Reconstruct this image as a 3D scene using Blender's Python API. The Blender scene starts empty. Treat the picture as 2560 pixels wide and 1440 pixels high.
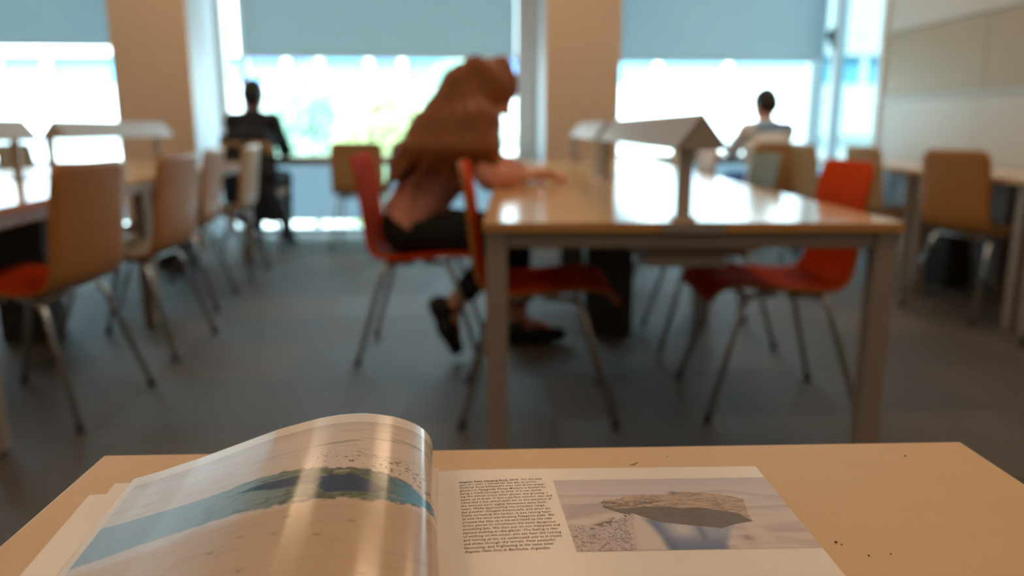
import bpy, bmesh, math, random
import numpy as np
from mathutils import Vector, Matrix

random.seed(7)
rng = np.random.default_rng(11)
SC = bpy.context.scene
COL = SC.collection
PI = math.pi

# ------------------------------------------------------------------ camera
F_PX = 1924.0
PITCH = math.atan(400.0 / F_PX)
EYE = 0.95
cam_d = bpy.data.cameras.new('camera')
cam = bpy.data.objects.new('camera', cam_d)
COL.objects.link(cam)
cam.location = (0, 0, EYE)
cam.rotation_euler = (PI / 2 - PITCH, 0, 0)
cam_d.sensor_width = 36.0
cam_d.lens = 36.0 * F_PX / 2560.0
cam_d.clip_start = 0.02
cam_d.clip_end = 300
cam_d.dof.use_dof = True
cam_d.dof.focus_distance = 0.468
cam_d.dof.aperture_fstop = 3.7
SC.camera = cam

# ------------------------------------------------------------------ world, sun, exposure
w = bpy.data.worlds.new('sky')
SC.world = w
w.use_nodes = True
bg = w.node_tree.nodes['Background']
bg.inputs['Color'].default_value = (0.56, 0.83, 1.0, 1)
bg.inputs['Strength'].default_value = 6.0

sun_d = bpy.data.lights.new('sun', 'SUN')
sun_d.energy = 20.0
sun_d.color = (1.0, 0.97, 0.92)
sun_d.angle = math.radians(1.0)
sun = bpy.data.objects.new('sun', sun_d)
COL.objects.link(sun)
sun.rotation_euler = (math.radians(42), 0, math.radians(-18))   # from behind the room, onto the facades opposite

LAMP_W = 6.6
LAMP_COL = (1.0, 0.65, 0.39)

vs = SC.view_settings
vs.view_transform = 'Standard'
vs.look = 'None'
vs.gamma = 1.0
vs.use_curve_mapping = False
vs.exposure = 0.0
try:
    SC.cycles.use_denoising = True
    SC.cycles.max_bounces = 8
    SC.cycles.diffuse_bounces = 4
    SC.cycles.glossy_bounces = 4
    SC.cycles.transparent_max_bounces = 12
    SC.cycles.sample_clamp_indirect = 6.0
    SC.cycles.caustics_reflective = False
    SC.cycles.caustics_refractive = False
except Exception:
    pass

# ------------------------------------------------------------------ materials
MATS = {}

def srgb(r, g, b):
    f = lambda c: (c / 255.0) / 12.92 if c / 255.0 <= 0.04045 else ((c / 255.0 + 0.055) / 1.055) ** 2.4
    return (f(r), f(g), f(b), 1.0)

def mat(name, col, rough=0.5, metal=0.0, noise=0.0, nscale=8.0, stretch=(1, 1, 1), bump=0.0, bscale=200.0,
        ior=1.45, transl=0.0, spec=0.5, coords='Object'):
    m = bpy.data.materials.new(name)
    m.use_nodes = True
    nt = m.node_tree
    p = nt.nodes['Principled BSDF']
    p.inputs['Base Color'].default_value = col
    p.inputs['Roughness'].default_value = rough
    p.inputs['Metallic'].default_value = metal
    p.inputs['IOR'].default_value = ior
    p.inputs['Specular IOR Level'].default_value = spec
    if noise or bump:
        tc = nt.nodes.new('ShaderNodeTexCoord')
        mp = nt.nodes.new('ShaderNodeMapping')
        mp.inputs['Scale'].default_value = stretch
        nt.links.new(tc.outputs[coords], mp.inputs['Vector'])
    if noise:
        n = nt.nodes.new('ShaderNodeTexNoise')
        n.inputs['Scale'].default_value = nscale
        n.inputs['Detail'].default_value = 5
        nt.links.new(mp.outputs['Vector'], n.inputs['Vector'])
        mx = nt.nodes.new('ShaderNodeMix')
        mx.data_type = 'RGBA'
        mx.inputs[6].default_value = tuple(c * (1 - noise) for c in col[:3]) + (1,)
        mx.inputs[7].default_value = tuple(min(1, c * (1 + noise)) for c in col[:3]) + (1,)
        nt.links.new(n.outputs['Fac'], mx.inputs[0])
        nt.links.new(mx.outputs[2], p.inputs['Base Color'])
    if bump:
        n2 = nt.nodes.new('ShaderNodeTexNoise')
        n2.inputs['Scale'].default_value = bscale
        n2.inputs['Detail'].default_value = 2
        nt.links.new(mp.outputs['Vector'], n2.inputs['Vector'])
        b = nt.nodes.new('ShaderNodeBump')
        b.inputs['Strength'].default_value = bump
        b.inputs['Distance'].default_value = 0.002
        nt.links.new(n2.outputs['Fac'], b.inputs['Height'])
        nt.links.new(b.outputs['Normal'], p.inputs['Normal'])
    if transl:
        t = nt.nodes.new('ShaderNodeBsdfTranslucent')
        t.inputs['Color'].default_value = col
        ms = nt.nodes.new('ShaderNodeMixShader')
        ms.inputs['Fac'].default_value = transl
        nt.links.new(p.outputs['BSDF'], ms.inputs[1])
        nt.links.new(t.outputs['BSDF'], ms.inputs[2])
        nt.links.new(ms.outputs['Shader'], nt.nodes['Material Output'].inputs['Surface'])
    MATS[name] = m
    return m

def glass_mat(name, tint, gloss=0.06):
    m = bpy.data.materials.new(name)
    m.use_nodes = True
    nt = m.node_tree
    nt.nodes.remove(nt.nodes['Principled BSDF'])
    tr = nt.nodes.new('ShaderNodeBsdfTransparent')
    tr.inputs['Color'].default_value = tint
    gl = nt.nodes.new('ShaderNodeBsdfGlossy')
    gl.inputs['Roughness'].default_value = 0.02
    ms = nt.nodes.new('ShaderNodeMixShader')
    ms.inputs['Fac'].default_value = gloss
    nt.links.new(tr.outputs[0], ms.inputs[1])
    nt.links.new(gl.outputs[0], ms.inputs[2])
    nt.links.new(ms.outputs[0], nt.nodes['Material Output'].inputs['Surface'])
    MATS[name] = m
    return m

def emit_mat(name, col, s):
    m = bpy.data.materials.new(name)
    m.use_nodes = True
    p = m.node_tree.nodes['Principled BSDF']
    p.inputs['Base Color'].default_value = (0.8, 0.8, 0.8, 1)
    p.inputs['Emission Color'].default_value = tuple(col) + (1,)
    p.inputs['Emission Strength'].default_value = s
    MATS[name] = m
    return m

def print_mat(name, rough, spec=0.5):
    m = bpy.data.materials.new(name)
    m.use_nodes = True
    nt = m.node_tree
    p = nt.nodes['Principled BSDF']
    p.inputs['Roughness'].default_value = rough
    p.inputs['Specular IOR Level'].default_value = spec
    a = nt.nodes.new('ShaderNodeVertexColor')
    a.layer_name = 'ink'
    nt.links.new(a.outputs['Color'], p.inputs['Base Color'])
    MATS[name] = m
    return m

mat('beech', srgb(214, 180, 136), 0.16, noise=0.07, nscale=3.0, stretch=(14, 1.2, 14), ior=1.5)
mat('beech_near', srgb(214, 178, 134), 0.42, noise=0.05, nscale=4.0, stretch=(2, 9, 9), bump=0.04, bscale=300, ior=1.45)
mat('beech_edge', srgb(196, 146, 92), 0.5, noise=0.08, nscale=6.0, stretch=(1, 1, 8), spec=0.2)
mat('ply', srgb(176, 122, 68), 0.38, noise=0.10, nscale=4.0, stretch=(1, 12, 1.2), spec=0.35)
mat('ply_pale', srgb(186, 146, 100), 0.38, noise=0.08, nscale=4.0, stretch=(1, 12, 1.2), spec=0.35)
mat('orange', srgb(200, 66, 12), 0.75, noise=0.06, nscale=30, bump=0.1, spec=0.03)
mat('greygreen', srgb(120, 124, 112), 0.6, noise=0.05, nscale=30, bump=0.1, spec=0.2)
mat('greytan', srgb(150, 132, 108), 0.6, noise=0.05, nscale=30, bump=0.1, spec=0.2)
mat('chrome', (0.62, 0.62, 0.60, 1), 0.06, metal=1.0)
mat('rubber', (0.02, 0.02, 0.02, 1), 0.7)
mat('steel_paint', srgb(152, 142, 134), 0.45, noise=0.03, nscale=5)
mat('grey_metal', srgb(150, 146, 142), 0.4, noise=0.03, nscale=5)
mat('lamp_metal', srgb(172, 166, 160), 0.35, noise=0.03, nscale=5)
mat('dark_box', srgb(62, 60, 56), 0.5, noise=0.05, nscale=6)
mat('plaster_warm', srgb(222, 198, 176), 0.8, noise=0.03, nscale=3, bump=0.1, bscale=60)
mat('white_paint', srgb(204, 210, 214), 0.6, noise=0.02, nscale=4)
mat('wall_white', srgb(180, 172, 162), 0.7, noise=0.02, nscale=3, bump=0.05, bscale=50)
mat('panel_white', srgb(190, 189, 186), 0.45, noise=0.03, nscale=2)
mat('panel_beige', srgb(172, 160, 140), 0.5, noise=0.03, nscale=2)
mat('panel_top', srgb(198, 200, 198), 0.5, noise=0.03, nscale=2)
mat('rail_grey', srgb(206, 216, 222), 0.45, noise=0.02, nscale=4)
mat('frame_white', srgb(232, 238, 240), 0.4, noise=0.01, nscale=4)
mat('blind', srgb(186, 202, 206), 0.8, noise=0.02, nscale=2, transl=0.39)
mat('frosted', srgb(206, 216, 222), 0.35, noise=0.03, nscale=3, transl=0.42)
mat('ceiling_white', srgb(228, 224, 216), 0.8, noise=0.02, nscale=3)
for i, c in enumerate([(92, 85, 80), (86, 80, 76), (98, 90, 84), (81, 76, 73)]):
    mat('carpet%d' % i, srgb(*c), 0.50, noise=0.22, nscale=55, stretch=(1, 5, 1), bump=0.5, bscale=350, spec=0.55)
mat('floor_base', srgb(60, 58, 56), 0.9, noise=0.05)
mat('paper', srgb(236, 228, 222), 0.30, noise=0.01, nscale=5, spec=0.5)
mat('paper_edge', srgb(222, 214, 206), 0.7, noise=0.06, nscale=400, stretch=(0.02, 0.02, 1))
mat('ink', srgb(104, 84, 74), 0.6, noise=0.02)
mat('crumb', srgb(52, 36, 30), 0.8, noise=0.1)
mat('skin', srgb(206, 150, 120), 0.5, noise=0.04, nscale=12)
mat('skin_dark', srgb(120, 84, 66), 0.5, noise=0.04, nscale=12)
mat('hair_brown', srgb(132, 74, 32), 0.5, noise=0.45, nscale=9, stretch=(9, 9, 1.2))
mat('hair_black', srgb(24, 20, 18), 0.5, noise=0.2, nscale=20)
mat('pink_knit', srgb(214, 150, 134), 0.8, noise=0.08, nscale=18, bump=0.2, bscale=120)
mat('black_cloth', srgb(20, 20, 22), 0.8, noise=0.15, nscale=20)
mat('navy_cloth', srgb(24, 30, 40), 0.8, noise=0.1, nscale=20)
mat('white_cloth', srgb(226, 230, 236), 0.8, noise=0.03, nscale=10)
mat('blue_patch', srgb(120, 160, 205), 0.8, noise=0.05, nscale=10)
mat('jeans', srgb(52, 84, 150), 0.8, noise=0.12, nscale=30)
mat('shoe_black', srgb(22, 20, 19), 0.5, noise=0.1, nscale=20)
mat('eye_white', (0.8, 0.8, 0.78, 1), 0.2)
mat('black_plastic', srgb(22, 24, 28), 0.4, noise=0.05)
mat('facade_white', srgb(236, 240, 238), 0.8, noise=0.03, nscale=0.4)
mat('facade_blue', srgb(112, 150, 204), 0.25, noise=0.25, nscale=0.35)
mat('facade_cyan', srgb(110, 180, 205), 0.25, noise=0.2, nscale=0.35)
mat('paving', srgb(196, 198, 196), 0.9, noise=0.05, nscale=0.6)
mat('leaf_a', srgb(206, 222, 176), 0.6, noise=0.25, nscale=2, transl=0.4)
mat('leaf_b', srgb(186, 216, 198), 0.6, noise=0.25, nscale=2, transl=0.4)
mat('bark', srgb(120, 104, 90), 0.9, noise=0.2, nscale=6)
glass_mat('pane', (0.93, 0.985, 0.99, 1), 0.05)
glass_mat('pane_tinted', (0.40, 0.47, 0.48, 1), 0.05)
emit_mat('diffuser', (1.0, 0.74, 0.46), 3.0)
print_mat('print_gloss', 0.17, 0.6)
print_mat('print_satin', 0.38, 0.5)

# ------------------------------------------------------------------ helpers
def link(o, parent=None):
    COL.objects.link(o)
    if parent is not None:
        o.parent = parent
    return o

def mesh_obj(name, bm, m, parent=None, smooth=False):
    me = bpy.data.meshes.new(name)
    bm.normal_update()
    bm.to_mesh(me)
    bm.free()
    if smooth:
        me.polygons.foreach_set('use_smooth', [True] * len(me.polygons))
    me.materials.append(MATS[m])
    o = bpy.data.objects.new(name, me)
    return link(o, parent)

def tag(o, label=None, cat=None, group=None, kind=None):
    if label: o['label'] = label
    if cat: o['category'] = cat
    if group: o['group'] = group
    if kind: o['kind'] = kind
    return o

def empty(name, loc=(0, 0, 0), rz=0.0, label=None, cat=None, group=None, kind=None):
    o = bpy.data.objects.new(name, None)
    o.empty_display_size = 0.1
    o.location = loc
    o.rotation_euler = (0, 0, rz)
    COL.objects.link(o)
    return tag(o, label, cat, group, kind)

def box_bm(x0, x1, y0, y1, z0, z1, bev=0.0, seg=2, bm=None):
    b = bm or bmesh.new()
    r = bmesh.ops.create_cube(b, size=1.0)
    for v in r['verts']:
        v.co = Vector(((x0 + x1) / 2 + v.co.x * (x1 - x0), (y0 + y1) / 2 + v.co.y * (y1 - y0), (z0 + z1) / 2 + v.co.z * (z1 - z0)))
    if bev:
        es = list({e for v in r['verts'] for e in v.link_edges})
        bmesh.ops.bevel(b, geom=es, offset=bev, segments=seg, affect='EDGES', profile=0.5)
    return b

def box(name, x0, x1, y0, y1, z0, z1, m, parent=None, bev=0.0, seg=2):
    return mesh_obj(name, box_bm(x0, x1, y0, y1, z0, z1, bev, seg), m, parent)

def tube_bm(pts, r, n=10, bm=None, caps=True):
    b = bm or bmesh.new()
    pts = [Vector(p) for p in pts]
    rings = []
    up = None
    for i, p in enumerate(pts):
        if i == 0: t = (pts[1] - p)
        elif i == len(pts) - 1: t = (p - pts[i - 1])
        else: t = (pts[i + 1] - p).normalized() + (p - pts[i - 1]).normalized()
        t.normalize()
        if up is None:
            up = Vector((0, 0, 1)) if abs(t.z) < 0.9 else Vector((1, 0, 0))
        s = t.cross(up).normalized()
        up = s.cross(t).normalized()
        rr = r[i] if isinstance(r, (list, tuple)) else r
        rings.append([b.verts.new(p + (s * math.cos(a) + up * math.sin(a)) * rr) for a in [2 * PI * k / n for k in range(n)]])
    for a, c in zip(rings, rings[1:]):
        for k in range(n):
            b.faces.new((a[k], a[(k + 1) % n], c[(k + 1) % n], c[k]))
    if caps:
        b.faces.new(rings[0][::-1])
        b.faces.new(rings[-1])
    bmesh.ops.recalc_face_normals(b, faces=b.faces)
    return b

def arc_path(pts, rad=0.03, n=5):
    """polyline with rounded corners"""
    pts = [Vector(p) for p in pts]
    out = [pts[0]]
    for i in range(1, len(pts) - 1):
        p = pts[i]
        a = (pts[i - 1] - p); c = (pts[i + 1] - p)
        d = min(rad, a.length * 0.45, c.length * 0.45)
        A = p + a.normalized() * d; Cc = p + c.normalized() * d
        for k in range(n + 1):
            t = k / n
            out.append(A.lerp(p, t).lerp(p.lerp(Cc, t), t))
    out.append(pts[-1])
    return out

def copy_tree(o, parent=None):
    c = o.copy()
    COL.objects.link(c)
    c.parent = parent
    for ch in list(o.children):
        copy_tree(ch, c)
    return c

# room frame: a = across, b = towards the windows; turned 3.5 degrees against the camera
RY = math.radians(3.5)
RC, RS = math.cos(RY), math.sin(RY)
def RW(a, b, z=0.0):
    return Vector((a * RC - b * RS, a * RS + b * RC, z))
def a_of_px(X, b):
    r = (X - 1280.0) / 1965.0
    return b * (r * RC + RS) / (RC - r * RS)
def to_room(o):
    o.rotation_euler = (0, 0, RY)
    return o

def rbox(name, a0, a1, b0, b1, z0, z1, m, parent=None, bev=0.0):
    """box given in room coordinates; a top-level one carries the room's turn itself"""
    o = box(name, a0, a1, b0, b1, z0, z1, m, parent, bev)
    if parent is None:
        to_room(o)
    return o

# ------------------------------------------------------------------ the room
A_L, A_R = -6.4, 3.29
B_BACK, B_COL, B_GLASS = -3.2, 6.55, 7.30
H = 3.0
SIDE_B = 6.05         # where the right wall ends and the side window begins

# floor: base slab and 50 cm carpet tiles
fl = rbox('floor', A_L, A_R, B_BACK, B_GLASS + 0.1, -0.12, -0.007, 'floor_base')
tag(fl, 'grey carpet tile floor of the reading room', kind='structure')
tile_meshes = []
for i in range(4):
    bm = box_bm(-0.2492, 0.2492, -0.2492, 0.2492, -0.007, 0.0)
    me = bpy.data.meshes.new('carpet_tile')
    bm.to_mesh(me); bm.free()
    me.materials.append(MATS['carpet%d' % i])
    tile_meshes.append(me)
rest = bmesh.new()
na = int(round((A_R - A_L) / 0.5)) + 1
nb = int(round((B_GLASS + 0.1 - B_BACK) / 0.5)) + 1
for i in range(na):
    for j in range(nb):
        a = A_R - 0.25 - 0.5 * i
        b = B_GLASS + 0.1 - 0.25 - 0.5 * j
        seen = b > 1.0 and -0.72 * b - 0.9 < a < 0.72 * b + 0.9
        if a - 0.25 < A_L - 0.01 or b - 0.25 < B_BACK - 0.01:
            continue
        if seen:
            t = bpy.data.objects.new('carpet_tile', random.choice(tile_meshes))
            t.location = (a, b, 0)
            t.rotation_euler = (0, 0, PI / 2 * ((i + j) % 2))
            link(t, fl)
        else:
            box_bm(a - 0.2492, a + 0.2492, b - 0.2492, b + 0.2492, -0.007, 0.0, bm=rest)
o = mesh_obj('carpet_field', rest, 'carpet1', fl)
o['kind'] = 'stuff'

tag(rbox('ceiling', A_L, A_R, B_BACK, B_GLASS + 0.1, H, H + 0.15, 'ceiling_white'), 'white ceiling above the reading room', kind='structure')
tag(rbox('wall_left', A_L - 0.15, A_L, B_BACK, B_GLASS + 0.1, -0.1, H, 'wall_white'), 'white side wall beyond the left tables', kind='structure')
tag(rbox('wall_back', A_L, A_R, B_BACK - 0.15, B_BACK, -0.1, H, 'wall_white'), 'white wall behind the viewer', kind='structure')

# right wall with its cladding panels and rail
wr = rbox('wall_right', A_R + 0.02, A_R + 0.17, B_BACK, SIDE_B, -0.1, H, 'wall_white')
tag(wr, 'pale panelled wall behind the right hand desks', kind='structure')
edges_b = [SIDE_B - 0.004, 4.86, 3.66, 2.46, 1.26, 0.06, -1.14, -2.34]
for k in range(len(edges_b) - 1):
    b1, b0 = edges_b[k], edges_b[k + 1]
    for z0, z1, m in ((0.10, 1.165, 'panel_white'), (1.19, 1.66, 'panel_beige'), (1.667, H, 'panel_top')):
        box('panel', A_R, A_R + 0.02, b0 + 0.003, b1 - 0.003, z0 + 0.002, z1 - 0.002, m, wr, bev=0.0015)
box('rail', A_R - 0.012, A_R + 0.02, B_BACK, SIDE_B, 1.168, 1.187, 'rail_grey', wr)
bb = rbox('baseboard_right', A_R - 0.012, A_R + 0.02, B_BACK, SIDE_B, 0.0, 0.098, 'panel_white')
tag(bb, 'pale baseboard under the wall panels', kind='structure')

# window wall: piers with warm plaster fronts, full height glazing between
aL0, aL1 = a_of_px(298, B_COL), a_of_px(490, B_COL)
aM0, aM1 = a_of_px(1361, B_COL), a_of_px(1546, B_COL)
wf = rbox('wall_far', A_L, A_R, B_GLASS - 0.05, B_GLASS + 0.15, 2.78, H, 'white_paint')
tag(wf, 'window wall with broad warm plaster piers', kind='structure')
def pier(a0, a1):
    p = box('pier', a0, a1, B_COL, B_GLASS + 0.15, 0, H, 'white_paint', wf)
    box('pier_front', a0, a1, B_COL - 0.02, B_COL, 0, H, 'plaster_warm', p)
pier(aL0, aL1)
pier(aM0, aM1)
pier(A_L, A_L + 0.5)
box('pier_front', A_R + 0.02, A_R + 0.05, SIDE_B, SIDE_B + 0.02, 0, H, 'frame_white', wf)

def window(name, a0, a1, label, mull=()):
    e = empty(name, kind='structure')
    to_room(e)
    tag(e, label)
    fw, g = 0.055, B_GLASS
    box('frame_sill', a0, a1, g - 0.04, g + 0.06, 0.0, 0.035, 'frame_white', e)
    box('frame_head', a0, a1, g - 0.04, g + 0.06, 2.72, 2.78, 'frame_white', e)
    xs = [a0] + list(mull) + [a1]
    for i, x in enumerate(xs):
        lo = x if i == 0 else (x - fw if i == len(xs) - 1 else x - fw / 2)
        box('frame_post', lo, lo + fw, g - 0.04, g + 0.06, 0.035, 2.72, 'frame_white', e)
    for x0, x1 in zip(xs, xs[1:]):
        box('glass_pane', x0 + fw / 2, x1 - fw / 2, g + 0.005, g + 0.013, 0.03, 2.73, 'pane', e)
    return e
window('window_1', A_L + 0.5, aL0, 'tall left window with half lowered blind', mull=((A_L + 0.5 + aL0) / 2,))
window('window_2', aL1, aM0, 'wide centre window behind the long-haired reader', mull=(aL1 + 0.22,))
window('window_3', aM1, A_R, 'right window before the person in the white shirt')
# jamb lining next to the centre window
box('jamb', aM0 - 0.19, aM0 - 0.05, B_GLASS - 0.10, B_GLASS - 0.045, 0.0, 2.72, 'white_paint', wf)
# side window in the right wall (the bright tall strip)
e = empty('window_4', kind='structure')
to_room(e)
tag(e, 'bright tall corner window in the right wall')
box('frame_sill', A_R - 0.02, A_R + 0.08, SIDE_B, B_GLASS + 0.05, 0, 0.035, 'frame_white', e)
box('frame_head', A_R - 0.02, A_R + 0.08, SIDE_B, B_GLASS + 0.05, 2.9, H, 'frame_white', e)
for b in (SIDE_B + 0.02, B_GLASS - 0.42, B_GLASS - 0.03):
    box('frame_post', A_R - 0.02, A_R + 0.08, b, b + 0.05, 0.035, 2.9, 'frame_white', e)
box('glass_pane', A_R + 0.03, A_R + 0.038, SIDE_B + 0.05, B_GLASS - 0.40, 0.03, 2.92, 'pane_tinted', e)
box('glass_pane', A_R + 0.03, A_R + 0.038, B_GLASS - 0.39, B_GLASS, 0.03, 2.92, 'pane_tinted', e)

# frosted low panels behind the window desks, a clear strip left free at the floor
def spandrel(a0, a1):
    for k in range(2):
        x0 = a0 + (a1 - a0) * k / 2; x1 = a0 + (a1 - a0) * (k + 1) / 2
        box('low_panel', x0 + 0.01, x1 - 0.01, B_GLASS - 0.09, B_GLASS - 0.06, 0.11, 0.66, 'frosted', wf, bev=0.004)
spandrel(aL1 + 0.25, aM0 - 0.2)
spandrel(aM1, A_R - 0.05)
spandrel(A_L + 0.55, aL0)

# roller blinds
def blind(a0, a1, z, label):
    e = empty('roller_blind', label=label, cat='blind', group='roller blinds in the windows')
    to_room(e)
    b = B_GLASS - 0.12
    box('fabric', a0, a1, b, b + 0.0025, z, 2.70, 'blind', e)
    box('bottom_bar', a0, a1, b - 0.009, b + 0.011, z - 0.022, z, 'frame_white', e, bev=0.004)
    mesh_obj('roller_tube', tube_bm([(a0, b, 2.735), (a1, b, 2.735)], 0.033, 12), 'frame_white', e, True)
    return e
blind(A_L + 0.52, aL0 - 0.02, 1.665, 'grey-blue roller blind in the left window, leftmost of three')
blind(aL1 + 0.255, aM0 - 0.20, 1.575, 'grey-blue roller blind in the wide centre window')
blind(aM1 + 0.02, a_of_px(2045, B_GLASS - .12), 1.555, 'grey-blue roller blind in the right window next to the corner')
# small dark latch on the corner window post
lt = empty('window_latch', RW(A_R - 0.035, B_GLASS - 0.40, 1.72), RY, 'small dark latch on the corner window frame', 'latch')
box('plate', -0.012, 0.012, -0.03, 0.03, -0.09, 0.09, 'black_plastic', lt, bev=0.004)
box('grip', -0.05, -0.012, -0.015, 0.015, -0.02, 0.07, 'black_plastic', lt, bev=0.005)

# ceiling lights (above the frame)
k = 0
names = ['back', 'near', 'middle', 'window']
for bi, b in enumerate((-1.3, 1.3, 3.6, 5.6)):
    for ai, a in enumerate((-4.4, -2.0, 0.35, 2.4)):
        p = RW(a, b, H)
        e = empty('ceiling_light', p, RY, 'square warm ceiling light, %s row, %s of four' % (names[bi], ('leftmost', 'second', 'third', 'rightmost')[ai]), 'light', 'ceiling lights')
        box('housing', -0.31, 0.31, -0.31, 0.31, -0.035, 0.0, 'frame_white', e, bev=0.004)
        box('diffuser', -0.28, 0.28, -0.28, 0.28, -0.041, -0.035, 'diffuser', e)
        ld = bpy.data.lights.new('lamp', 'AREA')
        ld.shape = 'SQUARE'; ld.size = 0.56
        ld.energy = LAMP_W
        ld.color = LAMP_COL
        lo = bpy.data.objects.new('lamp', ld)
        lo.location = (0, 0, -0.05)
        link(lo, e)

# ------------------------------------------------------------------ outside
GZ = -4.0
tag(box('ground_outside', -70, 70, 9, 60, GZ - 0.3, GZ, 'paving'), 'pale paving outside far below the windows', kind='structure')
fac = empty('office_building', (0, 30, GZ), 0, 'white building with blue strip windows across the street', 'building')
def fbox(name, x0, x1, z0, z1, d, m, parent=fac, y0=0.0):
    return box(name, x0, x1, y0 - d, y0 + 0.3, z0, z1, m, parent)
box('wall', -45, 45, 0.3, 8, 0, 11.5, 'facade_white', fac)
for z0 in (2.4, 6.55):
    fbox('spandrel_band', -45, 45, z0 - 1.9, z0, 0.12, 'facade_white')
    x = -44.0
    i = 0
    while x < 44:
        wdt = random.choice((1.0, 1.6, 2.4, 3.0))
        pn = fbox('window', x, x + wdt, z0, z0 + 1.05, -0.15, random.choice(('facade_blue', 'facade_cyan', 'facade_cyan')))
        fbox('window_post', x + wdt, x + wdt + 0.25, z0, z0 + 1.05, 0.05, 'facade_white')
        x += wdt + 0.25
fbox('parapet', -45, 45, 7.6, 11.5, 0.15, 'facade_white')

def tree(x, y, h, r, m, label):
    t = empty('street_tree', (x, y, GZ), 0, label, 'tree', 'trees outside the centre window')
    mesh_obj('trunk', tube_bm([(0, 0, 0), (0.05, 0.02, h * 0.4), (0.0, 0.05, h * 0.75)], [0.14, 0.10, 0.04], 8), 'bark', t, True)
    for k in range(4):
        a = k * 1.7
        mesh_obj('branch', tube_bm([(0.03, 0.02, h * (0.4 + 0.06 * k)), (math.cos(a) * r * 0.6, math.sin(a) * r * 0.6, h * (0.62 + 0.06 * k))], [0.05, 0.015], 6), 'bark', t, True)
    # leaf cloud: many small tilted leaves
    n = 6500
    V, Fc = [], []
    for k in range(n):
        th = random.uniform(0, 2 * PI); u = random.uniform(-1, 1); rr = random.random() ** 0.45
        c = Vector((math.cos(th) * math.sqrt(1 - u * u) * r * rr, math.sin(th) * math.sqrt(1 - u * u) * r * rr, h * 0.68 + u * rr * h * 0.34))
        d = Vector((random.gauss(0, 1), random.gauss(0, 1), random.gauss(0, 1))).normalized()
        s = d.cross(Vector((0.3, 0.2, 1))).normalized()
        L = random.uniform(0.09, 0.17)
        i0 = len(V)
        V += [c - d * L, c + s * L * 0.45, c + d * L, c - s * L * 0.45]
        Fc.append((i0, i0 + 1, i0 + 2, i0 + 3))
    me = bpy.data.meshes.new('foliage')
    me.from_pydata([tuple(v) for v in V], [], Fc)
    me.materials.append(MATS[m])
    f = link(bpy.data.objects.new('foliage', me), t)
    f['kind'] = 'stuff'
tree(-5.6, 22, 6.6, 1.5, 'leaf_b', 'pale blue-green tree seen left in the centre window')
tree(-3.0, 18, 6.0, 1.2, 'leaf_a', 'sunlit yellow-green tree seen in the middle of the centre window')
tree(-1.5, 23, 6.9, 1.3, 'leaf_b', 'pale blue-green tree seen right in the centre window')

# ------------------------------------------------------------------ chairs
def shell_profile():
    key = [(0.250, 0.392), (0.243, 0.412), (0.222, 0.436), (0.18, 0.449), (0.10, 0.446), (0.0, 0.438), (-0.08, 0.431), (-0.135, 0.433),
           (-0.172, 0.448), (-0.195, 0.480), (-0.206, 0.53), (-0.216, 0.62), (-0.228, 0.72), (-0.240, 0.80), (-0.247, 0.845)]
    return key

def shell_bm(width_seat=0.42, width_back=0.405, thick=0.011, off=0.0, inset=0.0):
    key = shell_profile()
    # fine resample
    P = [Vector((x, 0, z)) for x, z in key]
    d = [0]
    for a, b in zip(P, P[1:]): d.append(d[-1] + (b - a).length)
    tot = d[-1]
    N = 34
    pts = []
    for k in range(N + 1):
        s = inset + (tot - 2 * inset) * k / N
        i = max(j for j in range(len(d)) if d[j] <= s + 1e-9)
        i = min(i, len(P) - 2)
        t = (s - d[i]) / (d[i + 1] - d[i])
        # catmull
        p0 = P[max(i - 1, 0)]; p1 = P[i]; p2 = P[i + 1]; p3 = P[min(i + 2, len(P) - 1)]
        q = 0.5 * ((2 * p1) + (p2 - p0) * t + (2 * p0 - 5 * p1 + 4 * p2 - p3) * t * t + (3 * p1 - p0 - 3 * p2 + p3) * t ** 3)
        pts.append((s, q))
    M = 12
    b = bmesh.new()
    top, bot = [], []
    for k, (s, q) in enumerate(pts):
        a = pts[max(k - 1, 0)][1]; c = pts[min(k + 1, N)][1]
        t = (c - a).normalized()
        nrm = Vector((t.z, 0, -t.x))          # points up from the seat / forward from the back
        if nrm.z < -0.2: nrm = -nrm
        f = s / tot
        hw = (width_seat * (1 - f) + width_back * f) / 2 - inset
        e = min(s, tot - s)
        R = 0.055
        if e < R: hw -= R - math.sqrt(max(0, R * R - (R - e) ** 2))
        rt, rb = [], []
        for j in range(M + 1):
            y = -hw + 2 * hw * j / M
            dish = 0.012 * (1 - (y / 0.21) ** 2) if f > 0.5 else 0.006 * (1 - (y / 0.21) ** 2)
            base = q - nrm * dish + Vector((0, y, 0))
            rt.append(b.verts.new(base + nrm * (off + thick)))
            rb.append(b.verts.new(base + nrm * off))
        top.append(rt); bot.append(rb)
    for k in range(N):
        for j in range(M):
            b.faces.new((top[k][j], top[k][j + 1], top[k + 1][j + 1], top[k + 1][j]))
            b.faces.new((bot[k][j], bot[k + 1][j], bot[k + 1][j + 1], bot[k][j + 1]))
        b.faces.new((top[k][0], top[k + 1][0], bot[k + 1][0], bot[k][0]))
        b.faces.new((top[k][M], bot[k][M], bot[k + 1][M], top[k + 1][M]))
    for j in range(M):
        b.faces.new((top[0][j], bot[0][j], bot[0][j + 1], top[0][j + 1]))
        b.faces.new((top[N][j], top[N][j + 1], bot[N][j + 1], bot[N][j]))
    bmesh.ops.recalc_face_normals(b, faces=b.faces)
    return b

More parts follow.
